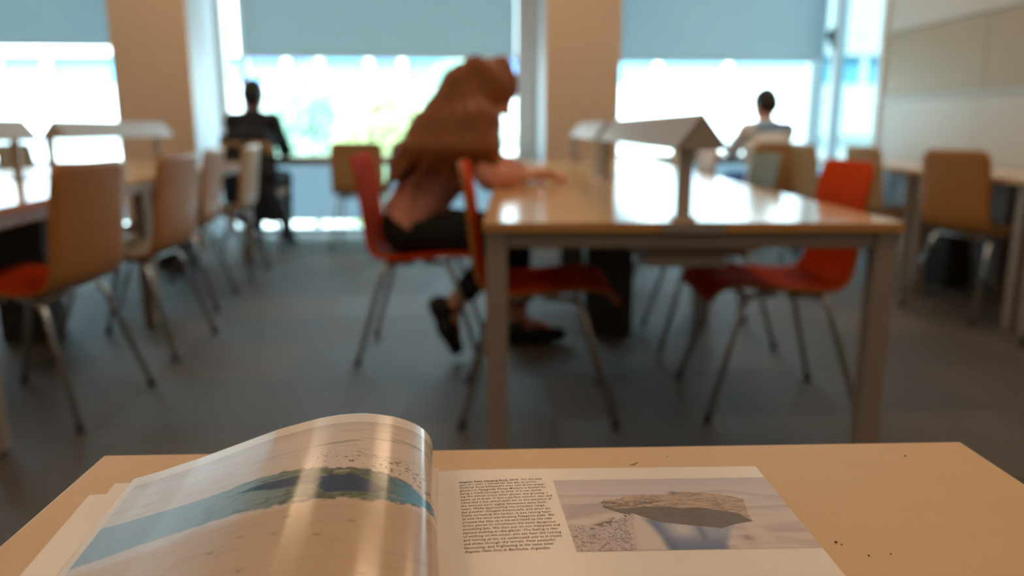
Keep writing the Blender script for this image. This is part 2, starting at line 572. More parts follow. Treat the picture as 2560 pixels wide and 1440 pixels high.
def make_chair(inner, outer):
    root = empty('stacking_chair')
    sh = mesh_obj('seat_shell', shell_bm(), outer, root, True)
    mesh_obj('seat_lining', shell_bm(thick=0.004, off=0.0112, inset=0.004), inner, root, True)
    for sx, xt, xf in ((1, 0.13, 0.25), (-1, -0.13, -0.25)):
        for sy in (-1, 1):
            path = arc_path([(sx * 0.02, sy * 0.12, 0.412), (xt, sy * 0.165, 0.412), (xf, sy * 0.225, 0.006)], 0.045, 6)
            lg = mesh_obj('leg', tube_bm(path, 0.0105, 10), 'chrome', root, True)
            mesh_obj('foot_cap', tube_bm([(xf - sx * 0.006, sy * 0.222, 0.026), (xf, sy * 0.225, 0.0)], 0.0125, 10), 'rubber', lg, True)
        mesh_obj('cross_rail', tube_bm([(xt * 0.95, -0.163, 0.410), (xt * 0.95, 0.163, 0.410)], 0.009, 8), 'chrome', root, True)
    box('mount_plate', -0.06, 0.06, -0.13, 0.13, 0.418, 0.428, 'chrome', root, bev=0.003)
    return root

protos = {}
def chair(x, y, head, inner, outer, label, group=None):
    k = (inner, outer)
    if k not in protos:
        protos[k] = make_chair(*k)
        o = protos[k]
    else:
        o = copy_tree(protos[k])
    o.location = (x, y, 0)
    o.rotation_euler = (0, 0, math.radians(head))
    tag(o, label, 'chair', group)
    return o
CH = []
GL, GM, GR, GW = 'chairs along the left tables', 'chairs around the centre tables', 'chairs at the right wall desks', 'chairs at the window desks'
chair(-1.61, 2.545, 177, 'orange', 'ply', 'tan plywood chair with orange-red seat at the left table, nearest in its row', GL)
chair(-1.645, 3.285, 181, 'greytan', 'ply', 'tan chair with grey-tan seat, second in the left table row', GL)
chair(-1.83, 4.15, 187, 'greytan', 'ply', 'tan chair, third in the left table row', GL)
chair(-1.90, 4.97, 184, 'ply_pale', 'ply_pale', 'pale tan chair at the far end of the left table row', GL)
chair(-3.02, 4.55, 2, 'greytan', 'ply', 'tan chair on the far side of the left tables, nearer of two', GL)
chair(-3.17, 5.35, 2, 'greytan', 'ply', 'tan chair on the far side of the left tables, farther of two', GL)
chair(-0.381, 3.235, 0, 'orange', 'orange', 'orange-red chair on which the long-haired reader sits', GM)
chair(0.085, 2.555, 0, 'orange', 'ply', 'empty tan-backed chair with orange seat pushed under the left side of the centre table', GM)
chair(0.89, 2.61, 180, 'orange', 'ply', 'orange-red seated chair tucked under the right side of the centre table', GM)
chair(0.90, 3.47, 180, 'greygreen', 'ply', 'chair with grey-green seat and back at the right side of the centre table', GM)
chair(0.91, 4.55, 180, 'ply_pale', 'ply_pale', 'tan chair seen beyond the near lamp post, nearer of two at the rear centre table', GM)
chair(0.91, 5.35, 180, 'ply_pale', 'ply_pale', 'tan chair seen beyond the near lamp post, farther of two at the rear centre table', GM)
chair(2.43, 3.95, 17, 'ply_pale', 'ply', 'large tan plywood chair at the right wall desk, back fully seen', GR)
chair(2.36, 4.75, 4, 'ply_pale', 'ply_pale', 'tan chair at the right wall desks just behind the orange-red backrest', GR)
chair(2.26, 5.45, 4, 'ply_pale', 'ply_pale', 'tan chair at the right wall desks, farthest from the viewer', GR)
chair(2.52, 3.08, 4, 'ply_pale', 'ply', 'chair at the right picture edge of which only a chrome leg shows', GR)
chair(-1.215, 6.26, 93, 'ply_pale', 'ply_pale', 'tan chair facing the centre window, empty', GW)
chair(-2.06, 6.24, 93, 'ply_pale', 'ply_pale', 'chair under the person in the dark coat at the window', GW)
chair(1.965, 6.08, 97, 'ply_pale', 'ply_pale', 'tan chair on which the person in the white shirt sits', GW)

# ------------------------------------------------------------------ tables
TZ = 0.72
def big_table(x, y, rz, wd, ln, label, riser=True):
    """origin at the middle of the near end; runs towards +y"""
    e = empty('library_table', (x, y, 0), rz, label, 'table', 'long double reading tables')
    h = wd / 2
    box('table_top', -h, h, 0, ln, TZ - 0.024, TZ, 'beech', e, bev=0.002)
    for nm, b in (('edge_band', (-h - 0.0015, h + 0.0015, -0.0015, 0.004)), ('edge_band', (-h - 0.0015, h + 0.0015, ln - 0.004, ln + 0.0015)),
                  ('edge_band', (-h - 0.0015, -h + 0.004, 0.004, ln - 0.004)), ('edge_band', (h - 0.004, h + 0.0015, 0.004, ln - 0.004))):
        box(nm, b[0], b[1], b[2], b[3], TZ - 0.0245, TZ - 0.0006, 'beech_edge', e)
    for yy in (0.02, ln - 0.06):
        box('apron', -h + 0.06, h - 0.06, yy, yy + 0.04, TZ - 0.068, TZ - 0.025, 'steel_paint', e, bev=0.003)
    for sx in (-1, 1):
        box('side_rail', sx * (h - 0.03) - 0.02, sx * (h - 0.03) + 0.02, 0.06, ln - 0.06, TZ - 0.068, TZ - 0.025, 'steel_paint', e, bev=0.003)
        for yy in (0.010, ln - 0.065):
            lg = box('leg', sx * (h - 0.032) - 0.0275, sx * (h - 0.032) + 0.0275, yy, yy + 0.055, 0.012, TZ - 0.0245, 'steel_paint', e, bev=0.004)
            box('foot_pad', sx * (h - 0.032) - 0.02, sx * (h - 0.032) + 0.02, yy + 0.008, yy + 0.047, 0.0, 0.012, 'rubber', lg)
    box('cable_tray', -0.105, 0.105, 0.065, ln - 0.065, TZ - 0.125, TZ - 0.03, 'steel_paint', e, bev=0.004)
    box('cable_plate', -0.078, 0.078, -0.004, 0.003, TZ - 0.026, TZ + 0.0005, 'grey_metal', e)
    if riser:
        box('cable_riser', -0.11, 0.11, ln - 0.24, ln - 0.07, 0.0, TZ - 0.126, 'dark_box', e, bev=0.006)
    return e

def roof_lamp(x, y, rz, y0, y1, label):
    """ridge-shaped reading lamp on posts, standing on the table"""
    e = empty('reading_lamp', (x, y, TZ + 0.0008), rz, label, 'lamp', 'roof-shaped lamps on the tables')
    hw, ez, az, th = 0.064, 0.175, 0.256, 0.006
    so = 0.034      # the shade hangs a little to one side of its posts
    ang = math.atan2(az - ez, hw)
    for sx, nm in ((-1, 'shade_panel'), (1, 'shade_panel')):
        b = bmesh.new()
        prof = [(so + sx * hw, ez), (so, az), (so, az + th / math.cos(ang)), (so + sx * (hw + th * math.sin(ang)), ez + th * math.cos(ang) * 0.2)]
        v0 = [b.verts.new((px, y0 - 0.03, pz)) for px, pz in prof]
        v1 = [b.verts.new((px, y1 + 0.03, pz)) for px, pz in prof]
        b.faces.new(v0); b.faces.new(v1[::-1])
        for i in range(4):
            b.faces.new((v0[i], v1[i], v1[(i + 1) % 4], v0[(i + 1) % 4]))
        bmesh.ops.recalc_face_normals(b, faces=b.faces)
        mesh_obj(nm, b, 'lamp_metal', e)
    for yy in (y0 - 0.028, y1 + 0.024):
        b = bmesh.new()
        tri = [(so - hw + 0.003, ez + 0.001), (so + hw - 0.003, ez + 0.001), (so, az - 0.001)]
        v0 = [b.verts.new((px, yy, pz)) for px, pz in tri]
        v1 = [b.verts.new((px, yy + 0.004, pz)) for px, pz in tri]
        b.faces.new(v0); b.faces.new(v1[::-1])
        for i in range(3):
            b.faces.new((v0[i], v1[i], v1[(i + 1) % 3], v0[(i + 1) % 3]))
        bmesh.ops.recalc_face_normals(b, faces=b.faces)
        mesh_obj('gable', b, 'lamp_metal', e)
    for yy in (y0, y1):
        box('post', -0.018, 0.018, yy - 0.011, yy + 0.011, 0.006, ez + 0.02, 'lamp_metal', e, bev=0.002)
        box('base_plate', -0.03, 0.03, yy - 0.03, yy + 0.03, 0.0, 0.006, 'lamp_metal', e, bev=0.001)
    return e

big_table(0.454, 1.91, 0.0, 1.05, 1.84, 'long beech table in the middle, nearest to the viewer, beside the reader')
roof_lamp(0.440, 1.91, 0.0, 0.07, 1.74, 'grey roof-shaped lamp on the nearest centre table')
big_table(0.454, 3.80, 0.0, 1.05, 1.84, 'rear beech table in the middle, towards the right pier')
roof_lamp(0.440, 3.80, 0.0, 0.16, 1.70, 'grey roof-shaped lamp on the rear centre table')
big_table(-1.99, 2.02, math.radians(9), 1.02, 1.62, 'beech table at the left picture edge behind the nearest tan chair')
roof_lamp(-1.99, 2.02, math.radians(9), 0.10, 1.50, 'grey roof-shaped lamp on the near left table, cut by the picture edge')
big_table(-2.27, 3.70, math.radians(2.5), 1.02, 1.75, 'rear beech table on the left, towards the left pier')
roof_lamp(-2.27, 3.70, math.radians(2.5), 0.16, 1.45, 'grey roof-shaped lamp on the rear left table before the left pier')

def slab_desk(a0, a1, b0, b1, label, group, along='b', frost=False):
    e = empty('wall_desk', label=label, cat='desk', group=group)
    to_room(e)
    box('desk_top', a0, a1, b0, b1, TZ - 0.026, TZ, 'beech', e, bev=0.002)
    if along == 'b':
        for bb_ in (b0 + 0.02, b1 - 0.075):
            lg = box('leg', a0 + 0.03, a0 + 0.10, bb_, bb_ + 0.055, 0.0, TZ - 0.026, 'steel_paint', e, bev=0.004)
            box('leg', a1 - 0.09, a1 - 0.04, bb_, bb_ + 0.055, 0.0, TZ - 0.026, 'steel_paint', e, bev=0.004)
        box('rear_rail', a1 - 0.09, a1 - 0.05, b0 + 0.075, b1 - 0.075, TZ - 0.085, TZ - 0.027, 'steel_paint', e)
    else:
        for aa in (a0 + 0.03, a1 - 0.085):
            box('leg', aa, aa + 0.055, b0 + 0.03, b0 + 0.085, 0.0, TZ - 0.026, 'grey_metal', e, bev=0.004)
            box('leg', aa, aa + 0.055, b1 - 0.09, b1 - 0.035, 0.0, TZ - 0.026, 'grey_metal', e, bev=0.004)
        box('front_rail', a0 + 0.085, a1 - 0.085, b0 + 0.035, b0 + 0.075, TZ - 0.075, TZ - 0.027, 'grey_metal', e)
    return e
GD = 'desks along the right wall'
slab_desk(2.55, 3.27, 2.40, 3.375, 'beech desk on the right wall, cut by the picture edge', GD)
slab_desk(2.55, 3.27, 3.385, 4.30, 'beech desk on the right wall before the large tan chair', GD)
slab_desk(2.55, 3.27, 4.31, 5.95, 'beech desk on the right wall, farthest, next to the corner window', GD)
GDW = 'desks along the window wall'
slab_desk(aL1 + 0.26, aL1 + 1.70, 6.62, 7.16, 'desk at the centre window, left one, before the person in the dark coat', GDW, 'a')
slab_desk(aL1 + 1.72, aM0 - 0.2, 6.62, 7.16, 'desk at the centre window, right one, behind the reader', GDW, 'a')
slab_desk(aM1 + 0.1, 3.0, 6.62, 7.16, 'desk at the right window before the person in the white shirt', GDW, 'a')

# computer tower and cable under the right desk
pc = empty('computer_tower', RW(3.02, 4.66), RY, 'black computer tower on the floor under the right wall desk', 'computer')
box('case', -0.09, 0.09, -0.2, 0.2, 0.012, 0.42, 'black_plastic', pc, bev=0.006)
box('front_panel', -0.085, 0.085, -0.212, -0.2, 0.02, 0.412, 'dark_box', pc, bev=0.004)
for sx in (-1, 1):
    box('foot', sx * 0.06 - 0.015, sx * 0.06 + 0.015, -0.17, 0.17, 0.0, 0.012, 'rubber', pc)
p0 = RW(3.19, 3.55, 0.69)
cb = mesh_obj('power_cable', tube_bm(arc_path([RW(3.17, 3.52, 0.692), RW(3.16, 3.56, 0.52), RW(3.14, 3.72, 0.42), RW(3.16, 3.95, 0.50), RW(3.17, 4.05, 0.692)], 0.10, 8), 0.006, 8), 'black_plastic', None, True)
tag(cb, 'black cable hanging in a loop under the right wall desk', 'cable')

# laptop of the person in the white shirt
lp = empty('laptop', RW(2.10, 6.84, TZ), RY + 0.45, 'black laptop open on the right window desk', 'laptop')
box('base', -0.16, 0.16, -0.11, 0.11, 0.0, 0.016, 'black_plastic', lp, bev=0.004)
kb = box('keyboard', -0.14, 0.14, -0.02, 0.09, 0.016, 0.018, 'dark_box', lp)
b = box_bm(-0.16, 0.16, -0.004, 0.004, 0, 0.21, 0.003)
bmesh.ops.rotate(b, verts=b.verts, cent=(0, 0, 0), matrix=Matrix.Rotation(math.radians(-18), 3, 'X'))
bmesh.ops.translate(b, verts=b.verts, vec=(0, 0.112, 0.016))
mesh_obj('screen', b, 'black_plastic', lp)

# ------------------------------------------------------------------ the near table
nt_ = empty('study_desk', (0.0216, 0.529, 0), math.radians(2.23), 'pale beech desk in the foreground carrying the open book', 'desk')
box('desk_top', -0.314, 0.314, -1.20, 0.0, TZ - 0.025, TZ, 'beech_near', nt_, bev=0.0012)
for x0, x1, y0, y1 in ((-0.3152, 0.3152, -0.003, 0.0012), (-0.3152, 0.3152, -1.2012, -1.197), (-0.3152, -0.311, -1.197, -0.003), (0.311, 0.3152, -1.197, -0.003)):
    box('edge_band', x0, x1, y0, y1, TZ - 0.0255, TZ - 0.0012, 'paper_edge', nt_)
for sx in (-1, 1):
    for yy in (-0.07, -1.18):
        box('leg', sx * 0.28 - 0.025, sx * 0.28 + 0.025, yy, yy + 0.05, 0.0, TZ - 0.026, 'steel_paint', nt_, bev=0.004)
for yy in (-0.06, -1.165):
    box('apron', -0.255, 0.255, yy, yy + 0.03, TZ - 0.075, TZ - 0.026, 'steel_paint', nt_)

def crumb(x, y, s, label):
    b = bmesh.new()
    bmesh.ops.create_icosphere(b, subdivisions=1, radius=s)
    for v in b.verts:
        v.co *= random.uniform(0.7, 1.25)
        v.co.z = v.co.z * 0.6 + s * 0.55
    o = mesh_obj('crumb', b, 'crumb')
    o.location = (x, y, TZ)
    tag(o, label, 'crumb', 'crumbs on the desk')
def gpx(X, Y, z):
    a = (X - 1280) / F_PX; b = (Y - 720) / F_PX
    d = Vector((a, math.cos(PITCH) - b * math.sin(PITCH), -math.sin(PITCH) - b * math.cos(PITCH)))
    t = (z - EYE) / d.z
    return d * t
for (X, Y, s, l) in ((1668, 1142, 0.0006, 'tiny dark crumb behind the right page of the book'), (2263, 1141, 0.0008, 'tiny dark crumb near the right rear corner of the desk'),
                     (2090, 1357, 0.0008, 'tiny dark crumb right beside the printed rock picture'), (2104, 1362, 0.0005, 'very small speck beside the crumb next to the rock picture'),
                     (2172, 1390, 0.0006, 'tiny dark crumb on bare desk right of the book, left of a pair'), (2227, 1386, 0.0005, 'tiny pale speck on bare desk right of the book, right of a pair')):
    p = gpx(X, Y, TZ)
    crumb(p.x, p.y, s, l)
h0 = gpx(1575, 1163, TZ); h1 = gpx(1594, 1158, TZ)
hr = mesh_obj('stray_hair', tube_bm([(h0.x, h0.y, TZ + 0.0003), ((h0.x + h1.x) / 2, h0.y + 0.0004, TZ + 0.0004), (h1.x, h1.y + 0.0006, TZ + 0.0003)], 0.00022, 5), 'crumb')
tag(hr, 'short stray hair lying on the desk behind the book', 'hair')

# ------------------------------------------------------------------ the open book
def vnoise(x, y, seed=0):
    """smooth value noise on arrays"""
    r = np.random.default_rng(seed)
    T = r.random((256, 256))
    xi = np.floor(x).astype(int); yi = np.floor(y).astype(int)
    fx = x - xi; fy = y - yi
    fx = fx * fx * (3 - 2 * fx); fy = fy * fy * (3 - 2 * fy)
    g = lambda i, j: T[(xi + i) % 256, (yi + j) % 256]
    return (g(0, 0) * (1 - fx) + g(1, 0) * fx) * (1 - fy) + (g(0, 1) * (1 - fx) + g(1, 1) * fx) * fy
def fbm(x, y, seed=0, o=4):
    s = 0; a = 0.5
    for k in range(o):
        s = s + a * vnoise(x * 2 ** k, y * 2 ** k, seed + k)
        a *= 0.5
    return s / (1 - 0.5 ** o)
def sstep(a, b, x):
    t = np.clip((x - a) / (b - a), 0, 1)
    return t * t * (3 - 2 * t)
def lin(c):
    return np.array(srgb(*c)[:3])
def blend(img, m, c):
    m = m[..., None]
    return img * (1 - m) + lin(c) * m

def grid_print(name, P, C, m, parent, thick=0.0):
    """P: (n,m,3) points, C: (n,m,3) linear colours -> printed sheet"""
    n, k = P.shape[:2]
    idx = np.arange(n * k).reshape(n, k)
    F = np.stack([idx[:-1, :-1], idx[1:, :-1], idx[1:, 1:], idx[:-1, 1:]], -1).reshape(-1, 4)
    me = bpy.data.meshes.new(name)
    me.vertices.add(n * k)
    me.vertices.foreach_set('co', P.reshape(-1).astype(np.float32))
    me.loops.add(F.size)
    me.loops.foreach_set('vertex_index', F.reshape(-1).astype(np.int32))
    me.polygons.add(len(F))
    me.polygons.foreach_set('loop_start', (np.arange(len(F)) * 4).astype(np.int32))
    me.polygons.foreach_set('loop_total', np.full(len(F), 4, np.int32))
    me.polygons.foreach_set('use_smooth', np.ones(len(F), bool))
    me.update(calc_edges=True)
    if C is not None:
        at = me.color_attributes.new('ink', 'FLOAT_COLOR', 'POINT')
        col = np.concatenate([C.reshape(-1, 3), np.ones((n * k, 1))], 1)
        at.data.foreach_set('color', col.reshape(-1).astype(np.float32))
    me.materials.append(MATS[m])
    return link(bpy.data.objects.new(name, me), parent)

GUT = Vector((-0.054, 0.4935, TZ))
book = empty('open_book', GUT, 0.0, 'open glossy photo book with one page curling up on the foreground desk', 'book')
RR, LR = math.radians(2.5), math.radians(7.0)
PH = 0.285                        # page height

# right hand page stack (local u to the right, v up the page)
def rp(u, v, z):
    return Vector((u * math.cos(RR) - v * math.sin(RR), u * math.sin(RR) + v * math.cos(RR), z))
def right_z(u):
    return 0.0034 - 0.0022 * math.exp(-u / 0.012)
b = bmesh.new()
us = [0.0, 0.004, 0.009, 0.016, 0.026, 0.05, 0.10, 0.16, 0.2203]
rows = []
for v in (-0.0085, -PH):
    rows.append([(b.verts.new(rp(u, v - (0.004 * u / 0.22 if v > -0.1 else 0), right_z(u))), b.verts.new(rp(u, v - (0.004 * u / 0.22 if v > -0.1 else 0), 0.0))) for u in us])
for i in range(len(us) - 1):
    b.faces.new((rows[0][i][0], rows[1][i][0], rows[1][i + 1][0], rows[0][i + 1][0]))
    b.faces.new((rows[0][i][0], rows[0][i + 1][0], rows[0][i + 1][1], rows[0][i][1]))
    b.faces.new((rows[1][i][0], rows[1][i][1], rows[1][i + 1][1], rows[1][i + 1][0]))
b.faces.new((rows[0][-1][0], rows[1][-1][0], rows[1][-1][1], rows[0][-1][1]))
bmesh.ops.recalc_face_normals(b, faces=b.faces)
mesh_obj('right_pages', b, 'paper', book)

# the rock picture printed on the right page
u0, u1, v0, v1 = 0.0822, 0.2202, -0.1160, -0.0287
NU, NV = 440, 300
U, Vv = np.meshgrid(np.linspace(0, 1, NU), np.linspace(0, 1, NV), indexing='ij')   # Vv: 0 at the top
img = np.ones((NU, NV, 3)) * lin((196, 186, 194))
img = blend(img, sstep(0.0, 0.30, Vv) * 0.6, (214, 204, 206))
n1 = fbm(U * 7, Vv * 14, 3)
# misty hills
for c, amp, hgt, col in ((0.20, 0.05, 0.10, (176, 166, 172)), (0.30, 0.04, 0.10, (196, 186, 188)), (0.40, 0.05, 0.08, (170, 160, 162))):
    ridge = c + amp * (vnoise(U * 4 + c * 40, U * 0, 9) - 0.5) * 2 + 0.05 * U
    img = blend(img, sstep(ridge - 0.01, ridge + 0.015, Vv) * (1 - sstep(ridge, ridge + hgt, Vv)) * 0.65, col)
def poly_mask(pts, soft=0.006):
    pts = np.array(pts); d = np.full(U.shape, 1e9); ins = np.zeros(U.shape, bool)
    n = len(pts)
    for i in range(n):
        a = pts[i]; c = pts[(i + 1) % n]
        e = c - a; wx = U - a[0]; wy = Vv - a[1]
        t = np.clip((wx * e[0] + wy * e[1]) / (e @ e), 0, 1)
        d = np.minimum(d, np.hypot(wx - e[0] * t, wy - e[1] * t))
        c1 = (a[1] > Vv) != (c[1] > Vv)
        with np.errstate(divide='ignore', invalid='ignore'):
            xc = (c[0] - a[0]) * (Vv - a[1]) / (c[1] - a[1] + 1e-12) + a[0]
        ins ^= c1 & (U < xc)
    return np.where(ins, sstep(-soft, soft, d), sstep(-soft, soft, -d))
snow = sstep(0.46, 0.56, Vv)
img = blend(img, snow * 0.8, (212, 198, 196))
img = blend(img, snow * sstep(0.5, 0.75, n1) * 0.5, (184, 168, 170))
img = blend(img, poly_mask([(0.0, 0.42), (0.20, 0.36), (0.22, 0.50), (0.0, 0.60)], 0.03) * 0.6, (158, 142, 148))
img = blend(img, poly_mask([(0.80, 0.72), (1.0, 0.66), (1.0, 0.80), (0.86, 0.80)], 0.03) * 0.4, (166, 148, 152))
# gritty snow lower left with its dark crest
gz = poly_mask([(0.0, 0.66), (0.12, 0.70), (0.30, 0.54), (0.27, 0.68), (0.24, 1.05), (-0.1, 1.05)], 0.025)
fine = fbm(U * 150, Vv * 110 - U * 50, 21, 3)
img = blend(img, gz * 0.35, (168, 152, 154))
img = blend(img, gz * sstep(0.48, 0.66, fine) * 0.6, (110, 96, 98))
img = blend(img, gz * sstep(0.60, 0.70, fine) * 0.5, (70, 60, 62))
crest = np.exp(-((Vv - (0.705 - 0.90 * (U - 0.10))) / 0.035) ** 2) * sstep(0.07, 0.12, U) * (1 - sstep(0.28, 0.31, U))
img = blend(img, crest * sstep(0.36, 0.56, fbm(U * 50, Vv * 36, 31, 3)) * 0.9, (70, 62, 64))
# blue crevasse under the slab
crev = poly_mask([(0.33, 0.60), (0.355, 0.72), (0.372, 0.85), (0.380, 1.05), (0.615, 1.05), (0.625, 0.93), (0.655, 0.84), (0.70, 0.70), (0.60, 0.66), (0.45, 0.62)], 0.022)
img = blend(img, crev * 0.85, (138, 150, 180))
img = blend(img, crev * np.exp(-((U - (0.37 + 0.05 * (Vv - 0.65))) / 0.035) ** 2) * 0.85, (92, 108, 146))
img = blend(img, crev * np.exp(-((U - 0.548) / 0.016) ** 2) * (1 - sstep(0.82, 0.95, Vv)) * 0.8, (86, 102, 146))
img = blend(img, crev * sstep(0.76, 0.98, Vv) * 0.75, (88, 98, 142))
img = blend(img, np.exp(-(((U - 0.475) / 0.045) ** 2 + ((Vv - 0.74) / 0.085) ** 2)) * 0.9, (206, 202, 206))
img = blend(img, np.exp(-(((U - 0.725) / 0.030) ** 2 + ((Vv - 0.86) / 0.095) ** 2)) * 0.75 * sstep(0.30, 0.55, n1), (140, 112, 108))
# the slab: lit top and dark flank
slab_all = poly_mask([(0.177, 0.364), (0.192, 0.331), (0.275, 0.311), (0.292, 0.264), (0.40, 0.257), (0.50, 0.255), (0.57, 0.214), (0.739, 0.264), (0.825, 0.34), (0.798, 0.56), (0.797, 0.657), (0.71, 0.694), (0.642, 0.744), (0.568, 0.715),
                      (0.394, 0.65), (0.334, 0.575), (0.298, 0.522), (0.264, 0.537), (0.216, 0.484), (0.183, 0.436)], 0.004)
slab_dark = poly_mask([(0.183, 0.40), (0.23, 0.45), (0.275, 0.453), (0.36, 0.43), (0.475, 0.436), (0.52, 0.462), (0.607, 0.453), (0.66, 0.49), (0.755, 0.538), (0.797, 0.657), (0.71, 0.694), (0.642, 0.744), (0.568, 0.715),
                      (0.394, 0.65), (0.334, 0.575), (0.298, 0.522), (0.264, 0.537), (0.216, 0.484), (0.183, 0.436)], 0.004)
tex = 0.6 * fbm(U * 26, Vv * 60, 51) + 0.4 * fbm(U * 90, Vv * 130, 57, 3)
img = blend(img, slab_all * 0.95, (178, 152, 132))
img = blend(img, slab_all * sstep(0.50, 0.64, tex) * 0.6, (122, 98, 84))
img = blend(img, slab_all * sstep(0.47, 0.36, tex) * 0.45, (206, 182, 160))
img = blend(img, slab_all * np.exp(-((Vv - 0.385) / 0.045) ** 2) * (1 - sstep(0.42, 0.48, U)) * sstep(0.38, 0.55, tex) * 0.85, (92, 78, 70))
img = blend(img, slab_dark * 0.92, (98, 84, 76))
img = blend(img, slab_dark * sstep(0.5, 0.75, tex) * 0.4, (78, 66, 60))
img = blend(img, np.exp(-(((U - 0.525) / 0.024) ** 2 + ((Vv - 0.235) / 0.026) ** 2)) * 0.9, (110, 92, 86))
img = img * (1 + 0.05 * (rng.random(img.shape[:2])[..., None] - 0.5))
P = np.zeros((NU, NV, 3))
ul = 0.0798 + 0.0046 * Vv
uu = ul + (u1 - ul) * U; vv = v1 + (v0 - v1) * Vv - 0.0015 * (U - 0.5)
P[..., 0] = uu * math.cos(RR) - vv * math.sin(RR)
P[..., 1] = uu * math.sin(RR) + vv * math.cos(RR)
P[..., 2] = 0.0034 - 0.0022 * np.exp(-uu / 0.012) + 0.00012
o = grid_print('rock_picture', P[:, ::-1], np.clip(img, 0, 1)[:, ::-1], 'print_satin', book)
o['label'] = 'printed picture of a grey-brown slab over blue ice'

# the printed column of text
LINES = """Angeles Peña; Hanging Rock, 2016. For the best
part of a year, I waited for this day to arrive.
Walking three kilometers over one of the largest
glaciers in Patagonia; Perito Moreno is known for
being a misfit amongst its kind. It is not shrink-
ing like almost every other glacier, but growing. I
woke up at 6 am. It was a perfect summer day, and
I boarded a bus which took me to the entrance of
the national park, eighty kilometers away from
town. While approaching the mountain range,
the weather changed dramatically, and when we
finally arrived at the harbor, it was raining heav-
ily and the wind was blowing Patagonia style. We
crossed the lake on a cat and hiked up the side
of the glacier to circumvent the more dangerous
crumbling bits. We then put on our crampons and
started walking on the glacier. The feeling is that
of walking on the moon; you can hear the roaring
and tearing of the ice underneath you as it cracks
and slides through the terrain. How powerful,
fascinating, and frightening at the same time!
Angeles Peña lives in Bariloche, Argentina""".split('\n')

def text_mesh(s, bold=0.0, shear=0.0):
    cu = bpy.data.curves.new('line', 'FONT')
    cu.body = s
    cu.size = 1.0
    cu.space_character = 1.06
    cu.resolution_u = 2
    cu.offset = bold
    cu.shear = shear
    ob = bpy.data.objects.new('line', cu)
    COL.objects.link(ob)
    dg = bpy.context.evaluated_depsgraph_get()
    me = bpy.data.meshes.new_from_object(ob.evaluated_get(dg))
    bpy.data.objects.remove(ob)
    bpy.data.curves.remove(cu)
    V = np.array([v.co[:] for v in me.vertices]).reshape(-1, 3)
    Fc = [list(p.vertices) for p in me.polygons]
    bpy.data.meshes.remove(me)
    return V, Fc
V19, _ = text_mesh(LINES[18], 0.0)
SCX = 0.0555 / (V19[:, 0].max() - V19[:, 0].min())
SCY = 0.00335
AV, AF = [], []
split1 = 'Angeles Peña; Hanging Rock, 2016. '
for i, s in enumerate(LINES):
    segs = [(s, 0.006, 0.0)]
    if i == 0: segs = [(split1.rstrip(), 0.022, 0.0), (s[len(split1):], 0.006, 0.0)]
    if i == len(LINES) - 1: segs = [(s, 0.008, 0.25)]
    x0 = 0.0183 + 0.0048 * i / 21
    for (tx, bo, shr) in segs:
        V, Fc = text_mesh(tx, bo, shr)
        if len(V) == 0: continue
        n0 = sum(len(q) for q in AV)
        vy = -0.0275 - i * 0.00405
        uu = x0 + V[:, 0] * SCX; vv = vy + V[:, 1] * SCY + 0.045 * (uu - 0.045)
        zz = 0.0034 - 0.0022 * np.exp(-uu / 0.012) + 0.0002
        AV.append(np.stack([uu * math.cos(RR) - vv * math.sin(RR), uu * math.sin(RR) + vv * math.cos(RR), zz], 1))
        AF += [[k + n0 for k in f] for f in Fc]
        x0 = uu.max() + 0.0016
me = bpy.data.meshes.new('printed_text')
me.from_pydata(np.concatenate(AV).tolist(), [], AF)
me.materials.append(MATS['ink'])
tx = link(bpy.data.objects.new('printed_text', me), book)
tx['label'] = 'small brown-black printed column of text'
tx['kind'] = 'stuff'

# left hand pages: lower leaves lying flat, upper leaf curled
PROF = np.array([(0, .0025), (0, .0126), (.0002, .0185), (.0019, .0244), (.0059, .0295), (.0112, .0335), (.0191, .0373), (.0271, .0400), (.0376, .0419),
                 (.0469, .0429), (.0613, .0425), (.0745, .0408), (.1008, .0345), (.1271, .0255), (.1532, .0166), (.1792, .0087), (.1960, .0042)])
Ls = np.concatenate([[0], np.cumsum(np.hypot(*np.diff(PROF, axis=0).T))])
def smooth1(a, it=40):
    a = a.copy()
    for _ in range(it):
        a[1:-1] = 0.25 * a[:-2] + 0.5 * a[1:-1] + 0.25 * a[2:]
    return a
NS, NW = 430, 440
sv = np.linspace(0, Ls[-1], NS)
px_ = smooth1(np.interp(sv, Ls, PROF[:, 0]))
pz_ = smooth1(np.interp(sv, Ls, PROF[:, 1]))
wv = np.linspace(0.0, -PH, NW)
S, Wv = np.meshgrid(sv, wv, indexing='ij')
img = np.ones((NS, NW, 3)) * lin((240, 232, 226))
U = S; Vv = Wv
photo = (Wv < -0.0145) & (Wv > -0.262) & (S < 0.2215)
ph = np.ones_like(img) * lin((226, 208, 196))
ph = blend(ph, sstep(0.05, 0.20, S), (222, 222, 234))  # pale print towards the outer edge, bluish window reflection put into its colour
ph = blend(ph, sstep(-0.115, -0.125, Wv), (206, 176, 146))
ph = blend(ph, sstep(-0.115, -0.125, Wv) * sstep(0.10, 0.20, S) * 0.8, (218, 204, 196))
ph = blend(ph, sstep(-0.03, -0.014, Wv) * 0.5, (196, 178, 176))
streak = fbm(S * 40, Wv * 420, 61)
ph = blend(ph, sstep(0.55, 0.75, streak) * 0.25, (176, 152, 134))
ph = blend(ph, np.exp(-((Wv + 0.046 - 0.006 * np.sin(S * 40)) / 0.0022) ** 2) * sstep(0.4, 0.7, streak) * sstep(0.13, 0.09, S) * 0.7, (120, 100, 88))
topx = [0.0, 0.0291, 0.0382, 0.0586, 0.0832, 0.1144, 0.1351, 0.1551, 0.1881, 0.2245]
topy = [-0.108, -0.1027, -0.095, -0.087, -0.0825, -0.0745, -0.0735, -0.0755, -0.0705, -0.0672]
